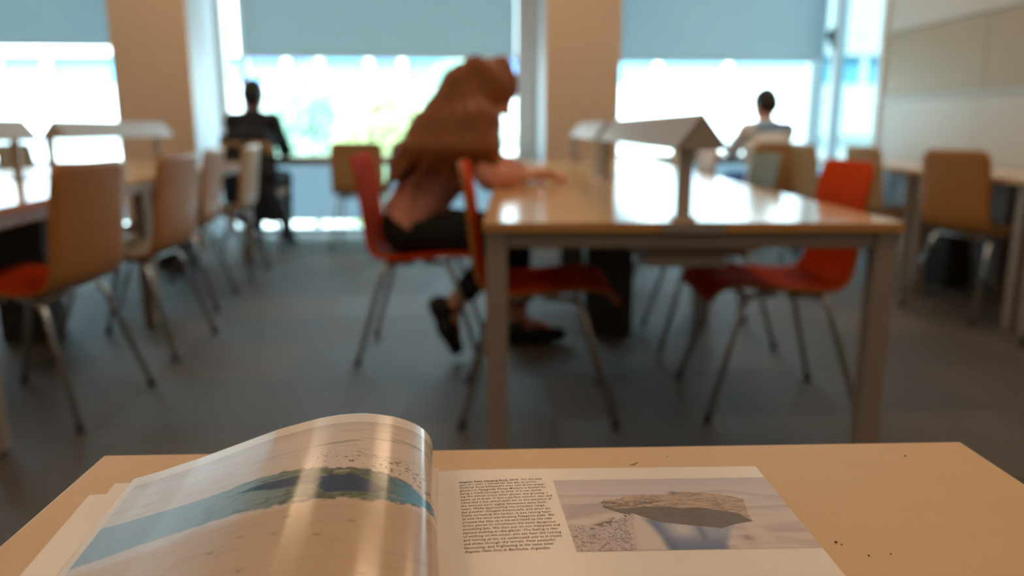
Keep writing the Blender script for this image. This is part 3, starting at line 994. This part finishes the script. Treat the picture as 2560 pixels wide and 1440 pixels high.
botx = [0.0, 0.0292, 0.043, 0.0614, 0.0794, 0.0975, 0.116, 0.1456, 0.1847, 0.2245]
boty = [-0.110, -0.1132, -0.1195, -0.1217, -0.1208, -0.1190, -0.1170, -0.1120, -0.1085, -0.1110]
jag = 0.0030 * (fbm(S * 160, Wv * 160, 71) - 0.5)
tp = np.interp(S, topx, topy) + jag * sstep(0.19, 0.14, S)
bt = np.interp(S, botx, boty) + jag * sstep(0.19, 0.14, S)
band = sstep(0.0, 0.0012, tp - Wv) * sstep(0.0, 0.0012, Wv - bt)
rel = (tp - Wv) / np.maximum(tp - bt, 1e-4)
river = np.ones_like(img) * lin((156, 184, 220))
river = blend(river, sstep(0.165, 0.13, S) * 0.8, (136, 156, 160))
river = blend(river, sstep(0.135, 0.085, S), (104, 112, 84))
veg = fbm(S * 190, Wv * 420, 81)
river = blend(river, sstep(0.17, 0.10, S) * sstep(0.52, 0.66, veg) * 0.7, (62, 70, 50))
river = blend(river, sstep(0.13, 0.10, S) * sstep(0.60, 0.70, fbm(S * 90, Wv * 240, 85)) * 0.7, (186, 168, 132))
river = blend(river, sstep(0.060, 0.034, S) * 0.9, (100, 158, 200))
ph = blend(ph, np.zeros_like(S), (0, 0, 0))
ph = ph * (1 - band[..., None]) + river * band[..., None]
for pts in ([(0.1371, -0.0865), (0.127, -0.0845), (0.1122, -0.0850), (0.0971, -0.0872), (0.083, -0.0945), (0.0907, -0.0995), (0.1097, -0.0975)],
            [(0.0842, -0.0905), (0.0676, -0.0945), (0.051, -0.1085), (0.0573, -0.1144), (0.0839, -0.1127), (0.090, -0.104)]):
    ph = blend(ph, poly_mask(pts, 0.0012) * 0.95, (44, 54, 92))
edge_dark = (np.exp(-((Wv - tp) / 0.0012) ** 2) + np.exp(-((Wv - bt) / 0.0014) ** 2)) * sstep(0.14, 0.10, S) * sstep(0.40, 0.58, fbm(S * 300, Wv * 300, 91, 3))
ph = blend(ph, np.clip(edge_dark, 0, 1) * 0.85, (56, 52, 38))
dots = sstep(0.74, 0.80, vnoise(S * 620, Wv * 620, 95)) * sstep(0.0, 0.01, Wv - tp) * (1 - sstep(0.012, 0.034, Wv - tp)) * sstep(0.12, 0.06, S)
ph = blend(ph, dots * 0.8, (70, 60, 48))
for (s_, w_) in ((0.1223, -0.1421), (0.104, -0.1483), (0.083, -0.1563), (0.1005, -0.1335), (0.1355, -0.1484), (0.1158, -0.1749), (0.0677, -0.1449), (0.15, -0.165), (0.06, -0.19), (0.09, -0.21)):
    ph = blend(ph, np.exp(-(((S - s_) / 0.0019) ** 2 + ((Wv - w_ - 0.2 * (S - s_)) / 0.0007) ** 2)) * 0.75, (96, 78, 66))
img = np.where(photo[..., None], ph, img)
ce, se = math.cos(LR), math.sin(LR)
P = np.zeros((NS, NW, 3))
lx = -px_[:, None] + 0 * Wv
P[..., 0] = lx * ce - Wv * se
P[..., 1] = lx * se + Wv * ce
P[..., 2] = pz_[:, None] + 0 * Wv
o = grid_print('curled_page', P, np.clip(img, 0, 1), 'print_gloss', book)
o['label'] = 'glossy curled page printed with a river and an island'
sol = o.modifiers.new('thickness', 'SOLIDIFY')
sol.thickness = 0.00018
sol.offset = -1

def leaf(name, x_end, top, z0, z1, rot, m='paper'):
    c, s = math.cos(rot), math.sin(rot)
    b = bmesh.new()
    prof = [(-0.001, z0 * 0.6, z1 * 0.7), (-0.05, z0, z1), (-0.12, z0, z1), (-x_end, z0, z1 - (z1 - z0) * 0.1)]
    rows = []
    for w_ in (top, -PH + top):
        rows.append([(b.verts.new((x * c - (w_) * s, x * s + (w_) * c, hi)), b.verts.new((x * c - w_ * s, x * s + w_ * c, lo))) for x, lo, hi in prof])
    for i in range(3):
        b.faces.new((rows[0][i][0], rows[0][i + 1][0], rows[1][i + 1][0], rows[1][i][0]))
        b.faces.new((rows[0][i][0], rows[0][i][1], rows[0][i + 1][1], rows[0][i + 1][0]))
        b.faces.new((rows[1][i][0], rows[1][i + 1][0], rows[1][i + 1][1], rows[1][i][1]))
    b.faces.new((rows[0][3][0], rows[0][3][1], rows[1][3][1], rows[1][3][0]))
    bmesh.ops.recalc_face_normals(b, faces=b.faces)
    return mesh_obj(name, b, m, book)
leaf('lower_leaf', 0.2185, -0.0115, 0.0, 0.0016, math.radians(7.8))
leaf('middle_leaf', 0.2068, -0.0020, 0.0019, 0.0030, math.radians(7.2))
b = box_bm(-0.004, 0.004, -PH, -0.003, 0.0, 0.0022)
sp = mesh_obj('spine', b, 'paper_edge', book)
sp.rotation_euler = (0, 0, math.radians(4.5))

# ------------------------------------------------------------------ people: smooth distance fields turned into one surface
class Field:
    def __init__(self, lo, hi, h):
        self.lo = np.array(lo, float); self.h = h
        self.n = np.ceil((np.array(hi, float) - self.lo) / h).astype(int) + 1
        self.D = np.full(self.n, 1.0, np.float32)
    def _sub(self, lo, hi, pad):
        i0 = np.maximum(np.floor((np.minimum(lo, hi) - pad - self.lo) / self.h).astype(int), 0)
        i1 = np.minimum(np.ceil((np.maximum(lo, hi) + pad - self.lo) / self.h).astype(int) + 1, self.n)
        if np.any(i1 <= i0): return None
        ax = [self.lo[k] + self.h * np.arange(i0[k], i1[k]) for k in range(3)]
        sl = tuple(slice(i0[k], i1[k]) for k in range(3))
        return sl, np.meshgrid(*ax, indexing='ij')
    def _merge(self, sl, d, k, cut=False):
        a = self.D[sl]
        if cut:
            self.D[sl] = np.maximum(a, -d)
        elif k <= 0:
            self.D[sl] = np.minimum(a, d)
        else:
            hh = np.clip(0.5 + 0.5 * (a - d) / k, 0, 1)
            self.D[sl] = a * (1 - hh) + d * hh - k * hh * (1 - hh)
    def cone(self, p, q, r1, r2, k=0.02, flat=None, cut=False):
        p = np.array(p, float); q = np.array(q, float)
        R = max(r1, r2) * (flat[1] if flat else 1)
        s = self._sub(p, q, R + 0.05)
        if s is None: return
        sl, (X, Y, Z) = s
        e = q - p; L2 = max(e @ e, 1e-12)
        wx, wy, wz = X - p[0], Y - p[1], Z - p[2]
        t = np.clip((wx * e[0] + wy * e[1] + wz * e[2]) / L2, 0, 1)
        dx, dy, dz = wx - e[0] * t, wy - e[1] * t, wz - e[2] * t
        if flat:                       # stretch the section along a direction
            ax = np.array(flat[0], float); ax /= np.linalg.norm(ax)
            c = dx * ax[0] + dy * ax[1] + dz * ax[2]
            f = 1 - 1 / flat[1]
            dx, dy, dz = dx - ax[0] * c * f, dy - ax[1] * c * f, dz - ax[2] * c * f
        d = np.sqrt(dx * dx + dy * dy + dz * dz) - (r1 + (r2 - r1) * t)
        self._merge(sl, d.astype(np.float32), k, cut)
    def ell(self, c, r, k=0.015, M=None, cut=False):
        c = np.array(c, float); r = np.array(r, float)
        s = self._sub(c, c, max(r) + 0.05)
        if s is None: return
        sl, (X, Y, Z) = s
        x, y, z = X - c[0], Y - c[1], Z - c[2]
        if M is not None:
            x, y, z = (M[0][0] * x + M[1][0] * y + M[2][0] * z, M[0][1] * x + M[1][1] * y + M[2][1] * z, M[0][2] * x + M[1][2] * y + M[2][2] * z)
        q = np.sqrt((x / r[0]) ** 2 + (y / r[1]) ** 2 + (z / r[2]) ** 2)
        g = np.sqrt((x / r[0] ** 2) ** 2 + (y / r[1] ** 2) ** 2 + (z / r[2] ** 2) ** 2) + 1e-9
        self._merge(sl, (q * (q - 1) / g).astype(np.float32), k, cut)
    def half(self, p, n):
        """keep only the side that n points to"""
        n = np.array(n, float); n /= np.linalg.norm(n)
        ax = [self.lo[k] + self.h * np.arange(self.n[k]) for k in range(3)]
        d = (ax[0][:, None, None] - p[0]) * n[0] + (ax[1][None, :, None] - p[1]) * n[1] + (ax[2][None, None, :] - p[2]) * n[2]
        self.D = np.maximum(self.D, (-d).astype(np.float32))
    def warp(self, fn):
        ax = [self.lo[k] + self.h * np.arange(self.n[k]) for k in range(3)]
        X, Y, Z = np.meshgrid(*ax, indexing='ij')
        self.D = self.D + fn(X, Y, Z).astype(np.float32)
    def mesh(self, name, m, parent):
        D = self.D; h = self.h
        D[0] = D[-1] = 1; D[:, 0] = D[:, -1] = 1; D[:, :, 0] = D[:, :, -1] = 1
        nx, ny, nz = [v - 1 for v in D.shape]
        corners = [(i, j, k) for i in (0, 1) for j in (0, 1) for k in (0, 1)]
        inside = np.zeros((nx, ny, nz), np.int8)
        for c in corners:
            inside += (D[c[0]:c[0] + nx, c[1]:c[1] + ny, c[2]:c[2] + nz] < 0)
        act = np.argwhere((inside > 0) & (inside < 8))
        if len(act) == 0: return None
        acc = np.zeros((len(act), 3)); cnt = np.zeros(len(act))
        for a in corners:
            for ax in range(3):
                if a[ax]: continue
                c = list(a); c[ax] = 1
                da = D[act[:, 0] + a[0], act[:, 1] + a[1], act[:, 2] + a[2]].astype(float)
                dc = D[act[:, 0] + c[0], act[:, 1] + c[1], act[:, 2] + c[2]].astype(float)
                cr = (da < 0) != (dc < 0)
                t = np.where(cr, da / (da - dc + 1e-12), 0)
                pt = np.tile(np.array(a, float), (len(act), 1)); pt[:, ax] += t
                acc[cr] += pt[cr]; cnt[cr] += 1
        V = (act + acc / cnt[:, None]) * h + self.lo
        idx = np.full((nx, ny, nz), -1, np.int64)
        idx[act[:, 0], act[:, 1], act[:, 2]] = np.arange(len(act))
        F = []
        for ax in range(3):
            u, v = (ax + 1) % 3, (ax + 2) % 3
            A = [slice(0, s) for s in D.shape]; B = [slice(0, s) for s in D.shape]
            A[ax] = slice(0, D.shape[ax] - 1); B[ax] = slice(1, D.shape[ax])
            cr = (D[tuple(A)] < 0) != (D[tuple(B)] < 0)
            e = np.argwhere(cr)
            e = e[(e[:, u] > 0) & (e[:, v] > 0) & (e[:, u] < D.shape[u] - 1) & (e[:, v] < D.shape[v] - 1)]
            if not len(e): continue
            flip = D[e[:, 0], e[:, 1], e[:, 2]] >= 0
            def cell(du, dv):
                q = e.copy(); q[:, u] -= du; q[:, v] -= dv
                return idx[q[:, 0], q[:, 1], q[:, 2]]
            Q = np.stack([cell(1, 1), cell(0, 1), cell(0, 0), cell(1, 0)], 1)
            Q[flip] = Q[flip][:, ::-1]
            F.append(Q)
        F = np.concatenate(F)
        F = F[(F >= 0).all(1)]
        me = bpy.data.meshes.new(name)
        me.vertices.add(len(V)); me.vertices.foreach_set('co', V.reshape(-1).astype(np.float32))
        me.loops.add(F.size); me.loops.foreach_set('vertex_index', F.reshape(-1).astype(np.int32))
        me.polygons.add(len(F))
        me.polygons.foreach_set('loop_start', (np.arange(len(F)) * 4).astype(np.int32))
        me.polygons.foreach_set('loop_total', np.full(len(F), 4, np.int32))
        me.polygons.foreach_set('use_smooth', np.ones(len(F), bool))
        me.update(calc_edges=True)
        me.materials.append(MATS[m])
        return link(bpy.data.objects.new(name, me), parent)

def vec(*a): return np.array(a, float)

def head_frame(fwd, up):
    f = np.array(fwd, float); f /= np.linalg.norm(f)
    u = np.array(up, float); u -= f * (u @ f); u /= np.linalg.norm(u)
    return f, np.cross(u, f), u            # forward, left, up

def add_hand(F, wrist, fdir, palm_n, thumb_side, curl=0.5):
    """palm, four unequal fingers with two bends, thumb from the side of the palm"""
    d = np.array(fdir, float); d /= np.linalg.norm(d)
    n = np.array(palm_n, float); n -= d * (n @ d); n /= np.linalg.norm(n)   # points out of the palm
    s = np.cross(d, n) * 1.0
    if s @ np.array(thumb_side, float) < 0: s = -s                          # towards the thumb
    w = np.array(wrist, float)
    for o_ in (-0.026, -0.009, 0.009, 0.026):
        F.cone(w + s * o_ * 0.6, w + d * 0.085 + s * o_, 0.015, 0.0125, 0.012)
    for o_, L in ((-0.029, 0.058), (-0.0098, 0.072), (0.0098, 0.078), (0.029, 0.068)):
        L = L * 1.0
        a0 = w + d * 0.085 + s * o_
        c1 = d * math.cos(curl * 0.6) + n * math.sin(curl * 0.6)
        a1 = a0 + (c1 + s * o_ * 2.0) * L * 0.48
        c2 = d * math.cos(curl * 1.5) + n * math.sin(curl * 1.5)
        a2 = a1 + c2 * L * 0.32
        c3 = d * math.cos(curl * 2.1) + n * math.sin(curl * 2.1)
        a3 = a2 + c3 * L * 0.24
        F.cone(a0, a1, 0.0095, 0.0088, 0.003); F.cone(a1, a2, 0.0088, 0.0080, 0.002); F.cone(a2, a3, 0.0080, 0.0070, 0.002)
    t0 = w + d * 0.022 + s * 0.024
    t1 = t0 + (d * 0.7 + s * 0.65 + n * 0.25) * 0.042
    t2 = t1 + (d * 0.9 + s * 0.25 + n * 0.3) * 0.032
    F.cone(t0, t1, 0.014, 0.0105, 0.008); F.cone(t1, t2, 0.0105, 0.0085, 0.002)

def person(name, label, loc, rz, J, mats, hair, h=0.006, female=False, patch=None, shoes_toe=None):
    """J: joints in the person's frame, facing +x, y to the left, z up from the floor"""
    root = empty(name, loc, rz, label, 'person')
    allp = np.array([v for v in J.values() if isinstance(v, np.ndarray)])
    lo = allp.min(0) - 0.26; hi = allp.max(0) + 0.26
    lo[2] = max(lo[2], -0.02)
    fw, lf, up = head_frame(J['look'][0], J['look'][1]) if isinstance(J['look'], tuple) else None
    Mh = np.stack([fw, lf, up], 1)
    Hc = J['head']
    # ---- body: one continuous surface
    B = Field(lo, hi, h)
    pel, wai, che, nek = J['pelvis'], J['waist'], J['chest'], J['neck']
    side = vec(0, 1, 0)
    sc = 0.92 if female else 1.0
    B.cone(pel, wai, 0.105, 0.088, 0.05, (side, 1.45))
    B.cone(wai, che, 0.088, 0.100, 0.05, (side, 1.45))
    shm = (J['shR'] + J['shL']) / 2
    B.cone(che, shm, 0.100, 0.070, 0.05, (side, 1.45 * sc))
    B.cone(shm, nek, 0.06, 0.05, 0.04)
    B.cone(nek, Hc - up * 0.05, 0.052, 0.055, 0.03)
    for s in 'RL':
        B.cone(shm, J['sh' + s], 0.06, 0.054, 0.03)
        B.cone(J['sh' + s], J['el' + s], 0.050 * sc, 0.038 * sc, 0.02)
        B.cone(J['el' + s], J['wr' + s], 0.039 * sc, 0.026 * sc, 0.015)
        add_hand(B, J['wr' + s], J['hd' + s][0], J['hd' + s][1], J['hd' + s][2], J['hd' + s][3])
        B.cone(J['hip' + s], J['kn' + s], 0.085, 0.056, 0.04)
        mid = J['kn' + s] * 0.65 + J['an' + s] * 0.35
        bk = J['kn' + s] - J['an' + s]
        B.cone(J['kn' + s], mid, 0.055, 0.053, 0.02)
        B.cone(mid, J['an' + s], 0.053, 0.036, 0.02)
        B.cone(J['an' + s], J['toe' + s], 0.036, 0.026, 0.02)
    # head with jaw, nose, brow, ears, lips
    B.ell(Hc, (0.098, 0.076, 0.112), 0.02, Mh)
    B.ell(Hc + fw * 0.030 - up * 0.055, (0.062, 0.056, 0.062), 0.03, Mh)
    B.cone(Hc + fw * 0.092 + up * 0.010, Hc + fw * 0.112 - up * 0.024, 0.009, 0.014, 0.008)
    B.ell(Hc + fw * 0.090 - up * 0.055, (0.012, 0.026, 0.006), 0.004, Mh)
    B.ell(Hc + fw * 0.088 - up * 0.066, (0.012, 0.022, 0.007), 0.004, Mh)
    B.ell(Hc + fw * 0.070 - up * 0.098, (0.025, 0.026, 0.020), 0.02, Mh)
    for s in (-1, 1):
        B.ell(Hc + fw * 0.084 + lf * 0.031 * s + up * 0.006, (0.014, 0.018, 0.012), 0, Mh, cut=True)
        B.ell(Hc - fw * 0.004 + lf * 0.078 * s - up * 0.010, (0.017, 0.009, 0.030), 0.004, Mh)
    body = B.mesh('body', mats['skin'], root)
    for s in (-1, 1):
        bm = bmesh.new()
        bmesh.ops.create_icosphere(bm, subdivisions=2, radius=0.0125)
        bmesh.ops.translate(bm, verts=bm.verts, vec=Vector(Hc + fw * 0.074 + lf * 0.031 * s + up * 0.006))
        ey = mesh_obj('eye', bm, 'eye_white', body, True)
        bm = bmesh.new()
        bmesh.ops.create_icosphere(bm, subdivisions=1, radius=0.0060)
        bmesh.ops.translate(bm, verts=bm.verts, vec=Vector(Hc + fw * 0.0825 + lf * 0.031 * s + up * 0.004))
        mesh_obj('iris', bm, 'hair_black', ey, True)
    # ---- top
    T = Field(lo, hi, h)
    g = mats.get('loose', 0.012)
    T.cone(pel + (wai - pel) * 0.05, wai, 0.116 + g, 0.090 + g, 0.05, (side, 1.45))
    T.cone(wai, che, 0.090 + g, 0.102 + g, 0.05, (side, 1.45))
    T.cone(che, shm, 0.102 + g, 0.072 + g, 0.05, (side, 1.45 * sc))
    T.cone(shm, nek - (Hc - nek) * 0.2, 0.062 + g, 0.055 + g, 0.04)
    for s in 'RL':
        T.cone(shm, J['sh' + s], 0.062 + g, 0.056 + g, 0.03)
        T.cone(J['sh' + s], J['el' + s], 0.052 * sc + g, 0.041 * sc + g, 0.02)
        we = J['el' + s] + (J['wr' + s] - J['el' + s]) * mats.get('sleeve', 0.9)
        T.cone(J['el' + s], we, 0.041 * sc + g, 0.032 * sc + g, 0.015)
    fold = mats.get('fold', 0.004)
    dirf = (che - pel) / np.linalg.norm(che - pel)
    T.warp(lambda X, Y, Z: fold * np.sin((X * dirf[0] + Z * dirf[2]) * 95 + np.sin(Y * 22) * 1.5 + X * 18))
    if mats.get('hem') is not None:
        T.half(pel + dirf * mats['hem'], dirf)
    T.mesh(mats['top_name'], mats['top'], root)
    # ---- trousers
    Q = Field(lo, hi, h)
    Q.cone(pel, pel + (wai - pel) * 0.55, 0.112, 0.098, 0.05, (side, 1.45))
    for s in 'RL':
        Q.cone(J['hip' + s], J['kn' + s], 0.093, 0.068, 0.04)
        e = J['kn' + s] + (J['an' + s] - J['kn' + s]) * mats.get('cuff', 0.93)
        Q.cone(J['kn' + s], e, 0.068, 0.052, 0.02)
    Q.mesh('trousers', mats['legs'], root)
    # ---- shoes
    for s in 'RL':
        S_ = Field(np.minimum(J['an' + s], J['toe' + s]) - 0.16, np.maximum(J['an' + s], J['toe' + s]) + 0.16, 0.005)
        an, to = J['an' + s], J['toe' + s]
        d = (to - an) / np.linalg.norm(to - an)
        hl = J['heel' + s]
        S_.cone(hl, hl + (to - hl) * 0.55, 0.040, 0.043, 0.02, (side, 1.05))
        S_.cone(hl + (to - hl) * 0.5, to, 0.043, 0.030, 0.02, (side, 1.25))
        S_.cone(hl, an, 0.040, 0.043, 0.02)
        if J.get('flat' + s, True):
            S_.half(vec(0, 0, 0.002), (0, 0, 1))
        sh = S_.mesh('shoe', 'shoe_black', root)
    # ---- hair
    Hf = Field(lo, hi, 0.006)
    hair(Hf, Hc, fw, lf, up, Mh, J)
    Hf.mesh('hair', mats['hair'], root)
    if patch: patch(root, J, h)
    return root

def short_hair(F, Hc, fw, lf, up, Mh, J):
    F.ell(Hc + up * 0.022 - fw * 0.014, (0.104, 0.086, 0.108), 0.01, Mh)
    F.ell(Hc - up * 0.02 - fw * 0.035, (0.080, 0.081, 0.085), 0.02, Mh)
    F.half(Hc + fw * 0.055, -fw + up * 0.55)
    F.warp(lambda X, Y, Z: 0.0025 * np.sin(X * 260 + np.sin(Y * 180)) * np.sin(Y * 240 + Z * 120))

def long_hair(F, Hc, fw, lf, up, Mh, J):
    F.ell(Hc + up * 0.014 - fw * 0.010, (0.108, 0.088, 0.118), 0.01, Mh)
    F.ell(Hc + up * 0.118 - fw * 0.030, (0.036, 0.036, 0.030), 0.015, Mh)          # tuft on the crown
    F.ell(Hc + fw * 0.100 - up * 0.045, (0.055, 0.052, 0.085), 0, Mh, cut=True)    # face stays free
    # back fall: strands from the crown over the neck and down the back
    for y in np.linspace(-1, 1, 9):
        a = Hc + lf * y * 0.064 - fw * 0.045 + up * 0.045
        m0 = Hc + lf * y * 0.078 - fw * 0.105 - up * 0.03
        m1 = J['neck'] + vec(-0.115, y * 0.105, -0.005)
        m2 = J['chest'] + vec(-0.165, y * 0.150, 0.055)
        e = J['waist'] + vec(-0.120, y * 0.135, 0.090 - 0.03 * abs(y))
        F.cone(a, m0, 0.034, 0.038, 0.03); F.cone(m0, m1, 0.038, 0.042, 0.03); F.cone(m1, m2, 0.042, 0.038, 0.03)
        F.cone(m2, e, 0.038, 0.010, 0.010)
    # side fall over the shoulders and down beside the upper arms
    for s in (-1, 1):
        for k, t in enumerate(np.linspace(0, 1.75, 12)):
            a = Hc + lf * s * 0.066 + fw * (0.030 - 0.08 * t) + up * 0.04
            m1 = Hc + lf * s * 0.096 + fw * (0.020 - 0.08 * t) - up * (0.09 - 0.02 * t)
            m2 = vec(J['neck'][0] + 0.060 - 0.15 * t, s * (0.188 - 0.02 * t), 0.985 - 0.02 * t)
            m3 = vec(J['neck'][0] + 0.075 - 0.19 * t, s * (0.252 - 0.02 * t), 0.87)
            e = vec(J['neck'][0] + 0.080 - 0.24 * t, s * (0.250 + 0.008 * math.sin(k * 2.1)), 0.785 + 0.045 * math.sin(k * 2.3 + s) - 0.035 * max(0, t - 0.8))
            F.cone(a, m1, 0.028, 0.032, 0.03); F.cone(m1, m2, 0.032, 0.036, 0.045); F.cone(m2, m3, 0.036, 0.030, 0.045); F.cone(m3, e, 0.030, 0.009, 0.012)
    F.warp(lambda X, Y, Z: 0.0028 * np.sin((X * 0.93 - Z * 0.36) * 170 + Y * 110 + 1.6 * np.sin(Z * 13 + X * 9)))

# the reader: sits leaning over the table, right foot tucked back on its toes
ox, oy = -0.381, 3.235
W_ = lambda x, y, z: vec(x - ox, y - oy, z)
J = dict(pelvis=W_(-.440, 3.235, .545), waist=W_(-.375, 3.235, .665), chest=W_(-.275, 3.235, .80), neck=W_(-.150, 3.235, .965), head=W_(-.088, 3.225, 1.095),
         shR=W_(-.175, 3.075, .895), shL=W_(-.165, 3.395, .895), elR=W_(-.085, 3.005, .765), elL=W_(-.05, 3.455, .770), wrR=W_(.045, 3.085, .762), wrL=W_(.10, 3.34, .752),
         hdR=((0.8, 0.25, 0.20), (0.1, 0.35, -0.9), (0, 1, 0), 0.55), hdL=((0.75, -0.55, 0.0), (0.1, 0.1, -1), (0, -1, 0), 0.22),
         hipR=W_(-.42, 3.145, .535), hipL=W_(-.42, 3.325, .535), knR=W_(-.005, 3.125, .505), knL=W_(.02, 3.345, .515),
         anR=W_(-.255, 3.125, .215), anL=W_(.03, 3.355, .095), toeR=W_(-.235, 3.115, .045), toeL=W_(.215, 3.37, .035), heelR=W_(-.305, 3.125, .225), heelL=W_(.0, 3.35, .045), flatR=True,
         look=((0.72, -0.10, -0.60), (0.45, 0, 0.9)), off=vec(-ox - 0.381 + 0.0, 0, 0))
J['off'] = vec(0.381 - 0.02, 0, 0) * 1.0
person('person', 'person with long brown hair in pink top and black trousers reading at the centre table', (ox, oy, 0), 0.0, J,
       dict(skin='skin', top='pink_knit', top_name='knit_top', legs='black_cloth', hair='hair_brown', sleeve=0.55, loose=0.016, fold=0.0012, cuff=0.72, hem=0.02), long_hair, 0.005, True)

def seated(tilt=0.0, armx=0.42):
    return dict(pelvis=vec(-.09, 0, .55), waist=vec(-.08, 0, .69), chest=vec(-.04, 0, .86), neck=vec(0.0, 0, 1.06), head=vec(.045, 0, 1.205),
                shR=vec(-.02, -.155, 1.0), shL=vec(-.02, .155, 1.0), elR=vec(.13, -.205, .775), elL=vec(.13, .205, .775), wrR=vec(.34, -.15, .760), wrL=vec(.34, .15, .760),
                hdR=((0.9, 0.3, 0), (0, 0.1, -1), (0, 1, 0), 0.3), hdL=((0.9, -0.3, 0), (0, -0.1, -1), (0, -1, 0), 0.3),
                hipR=vec(-.07, -.095, .54), hipL=vec(-.07, .095, .54), knR=vec(.33, -.13, .53), knL=vec(.33, .13, .53),
                anR=vec(.33, -.13, .095), anL=vec(.33, .13, .095), toeR=vec(.50, -.14, .035), toeL=vec(.50, .14, .035), heelR=vec(.295, -.13, .045), heelL=vec(.295, .13, .045),
                look=((0.95, 0, -0.25), (0.2, 0, 1)), off=vec(0, 0, 0))

def coat_tail(root, J, h):
    F = Field((-0.50, -0.40, 0.08), (0.10, 0.40, 0.98), 0.008)
    side = (0, 1, 0)
    F.cone((-.22, 0, .885), (-.285, 0, .60), 0.062, 0.070, 0.03, (side, 3.1))
    F.cone((-.285, 0, .60), (-.30, -0.02, .27), 0.070, 0.055, 0.03, (side, 3.3))
    F.cone((-.29, -.14, .45), (-.30, -.23, .19), 0.06, 0.040, 0.04)
    F.warp(lambda X, Y, Z: 0.006 * np.sin(Y * 55 + Z * 6))
    F.half(np.array((0, 0, 0.20)), (0.0, 0.12, 1))
    F.mesh('coat_tail', 'navy_cloth', root)
J = seated()
person('person', 'person in a dark coat sitting at the centre window, seen from behind', (-2.06, 6.28, 0), math.radians(93), J,
       dict(skin='skin_dark', top='navy_cloth', top_name='coat', legs='black_cloth', hair='hair_black', sleeve=0.95, loose=0.014, fold=0.001), short_hair, 0.007, False, coat_tail)

def yoke(root, J, h):
    F = Field((-0.30, -0.32, 0.80), (0.20, 0.32, 1.15), 0.007)
    side = vec(0, 1, 0)
    shm = (J['shR'] + J['shL']) / 2
    F.cone(J['chest'], shm, 0.102 + 0.022, 0.072 + 0.022, 0.05, (side, 1.45))
    F.cone(shm, J['shR'], 0.062 + .021, 0.056 + .021, 0.03)
    F.cone(shm, J['shL'], 0.062 + .021, 0.056 + .021, 0.03)
    F.half(vec(0, 0, 0.925), (0, 0, 1)); F.half(vec(0, 0, 1.0), (0, 0, -1)); F.half(vec(-0.045, 0, 0), (-1, 0, 0)); F.half(vec(0, 0.13, 0), (0, -1, 0)); F.half(vec(0, -0.20, 0), (0, 1, 0))
    F.mesh('back_yoke', 'blue_patch', root)
J = seated()
for k_ in J:
    if isinstance(J[k_], np.ndarray) and J[k_][2] > 0.6: J[k_] = J[k_] + vec(0.02, 0, -0.075 if J[k_][2] > 0.85 else (-0.02 if J[k_][2] > 0.79 else 0))
J['look'] = ((0.9, 0.25, -0.45), (0.4, 0, 0.9))
person('person', 'person in a white shirt and blue jeans at the right window, seen from behind', (1.985, 6.12, 0), math.radians(97), J,
       dict(skin='skin', top='white_cloth', top_name='shirt', legs='jeans', hair='hair_black', sleeve=0.45, loose=0.016, fold=0.001), short_hair, 0.007, False, yoke)
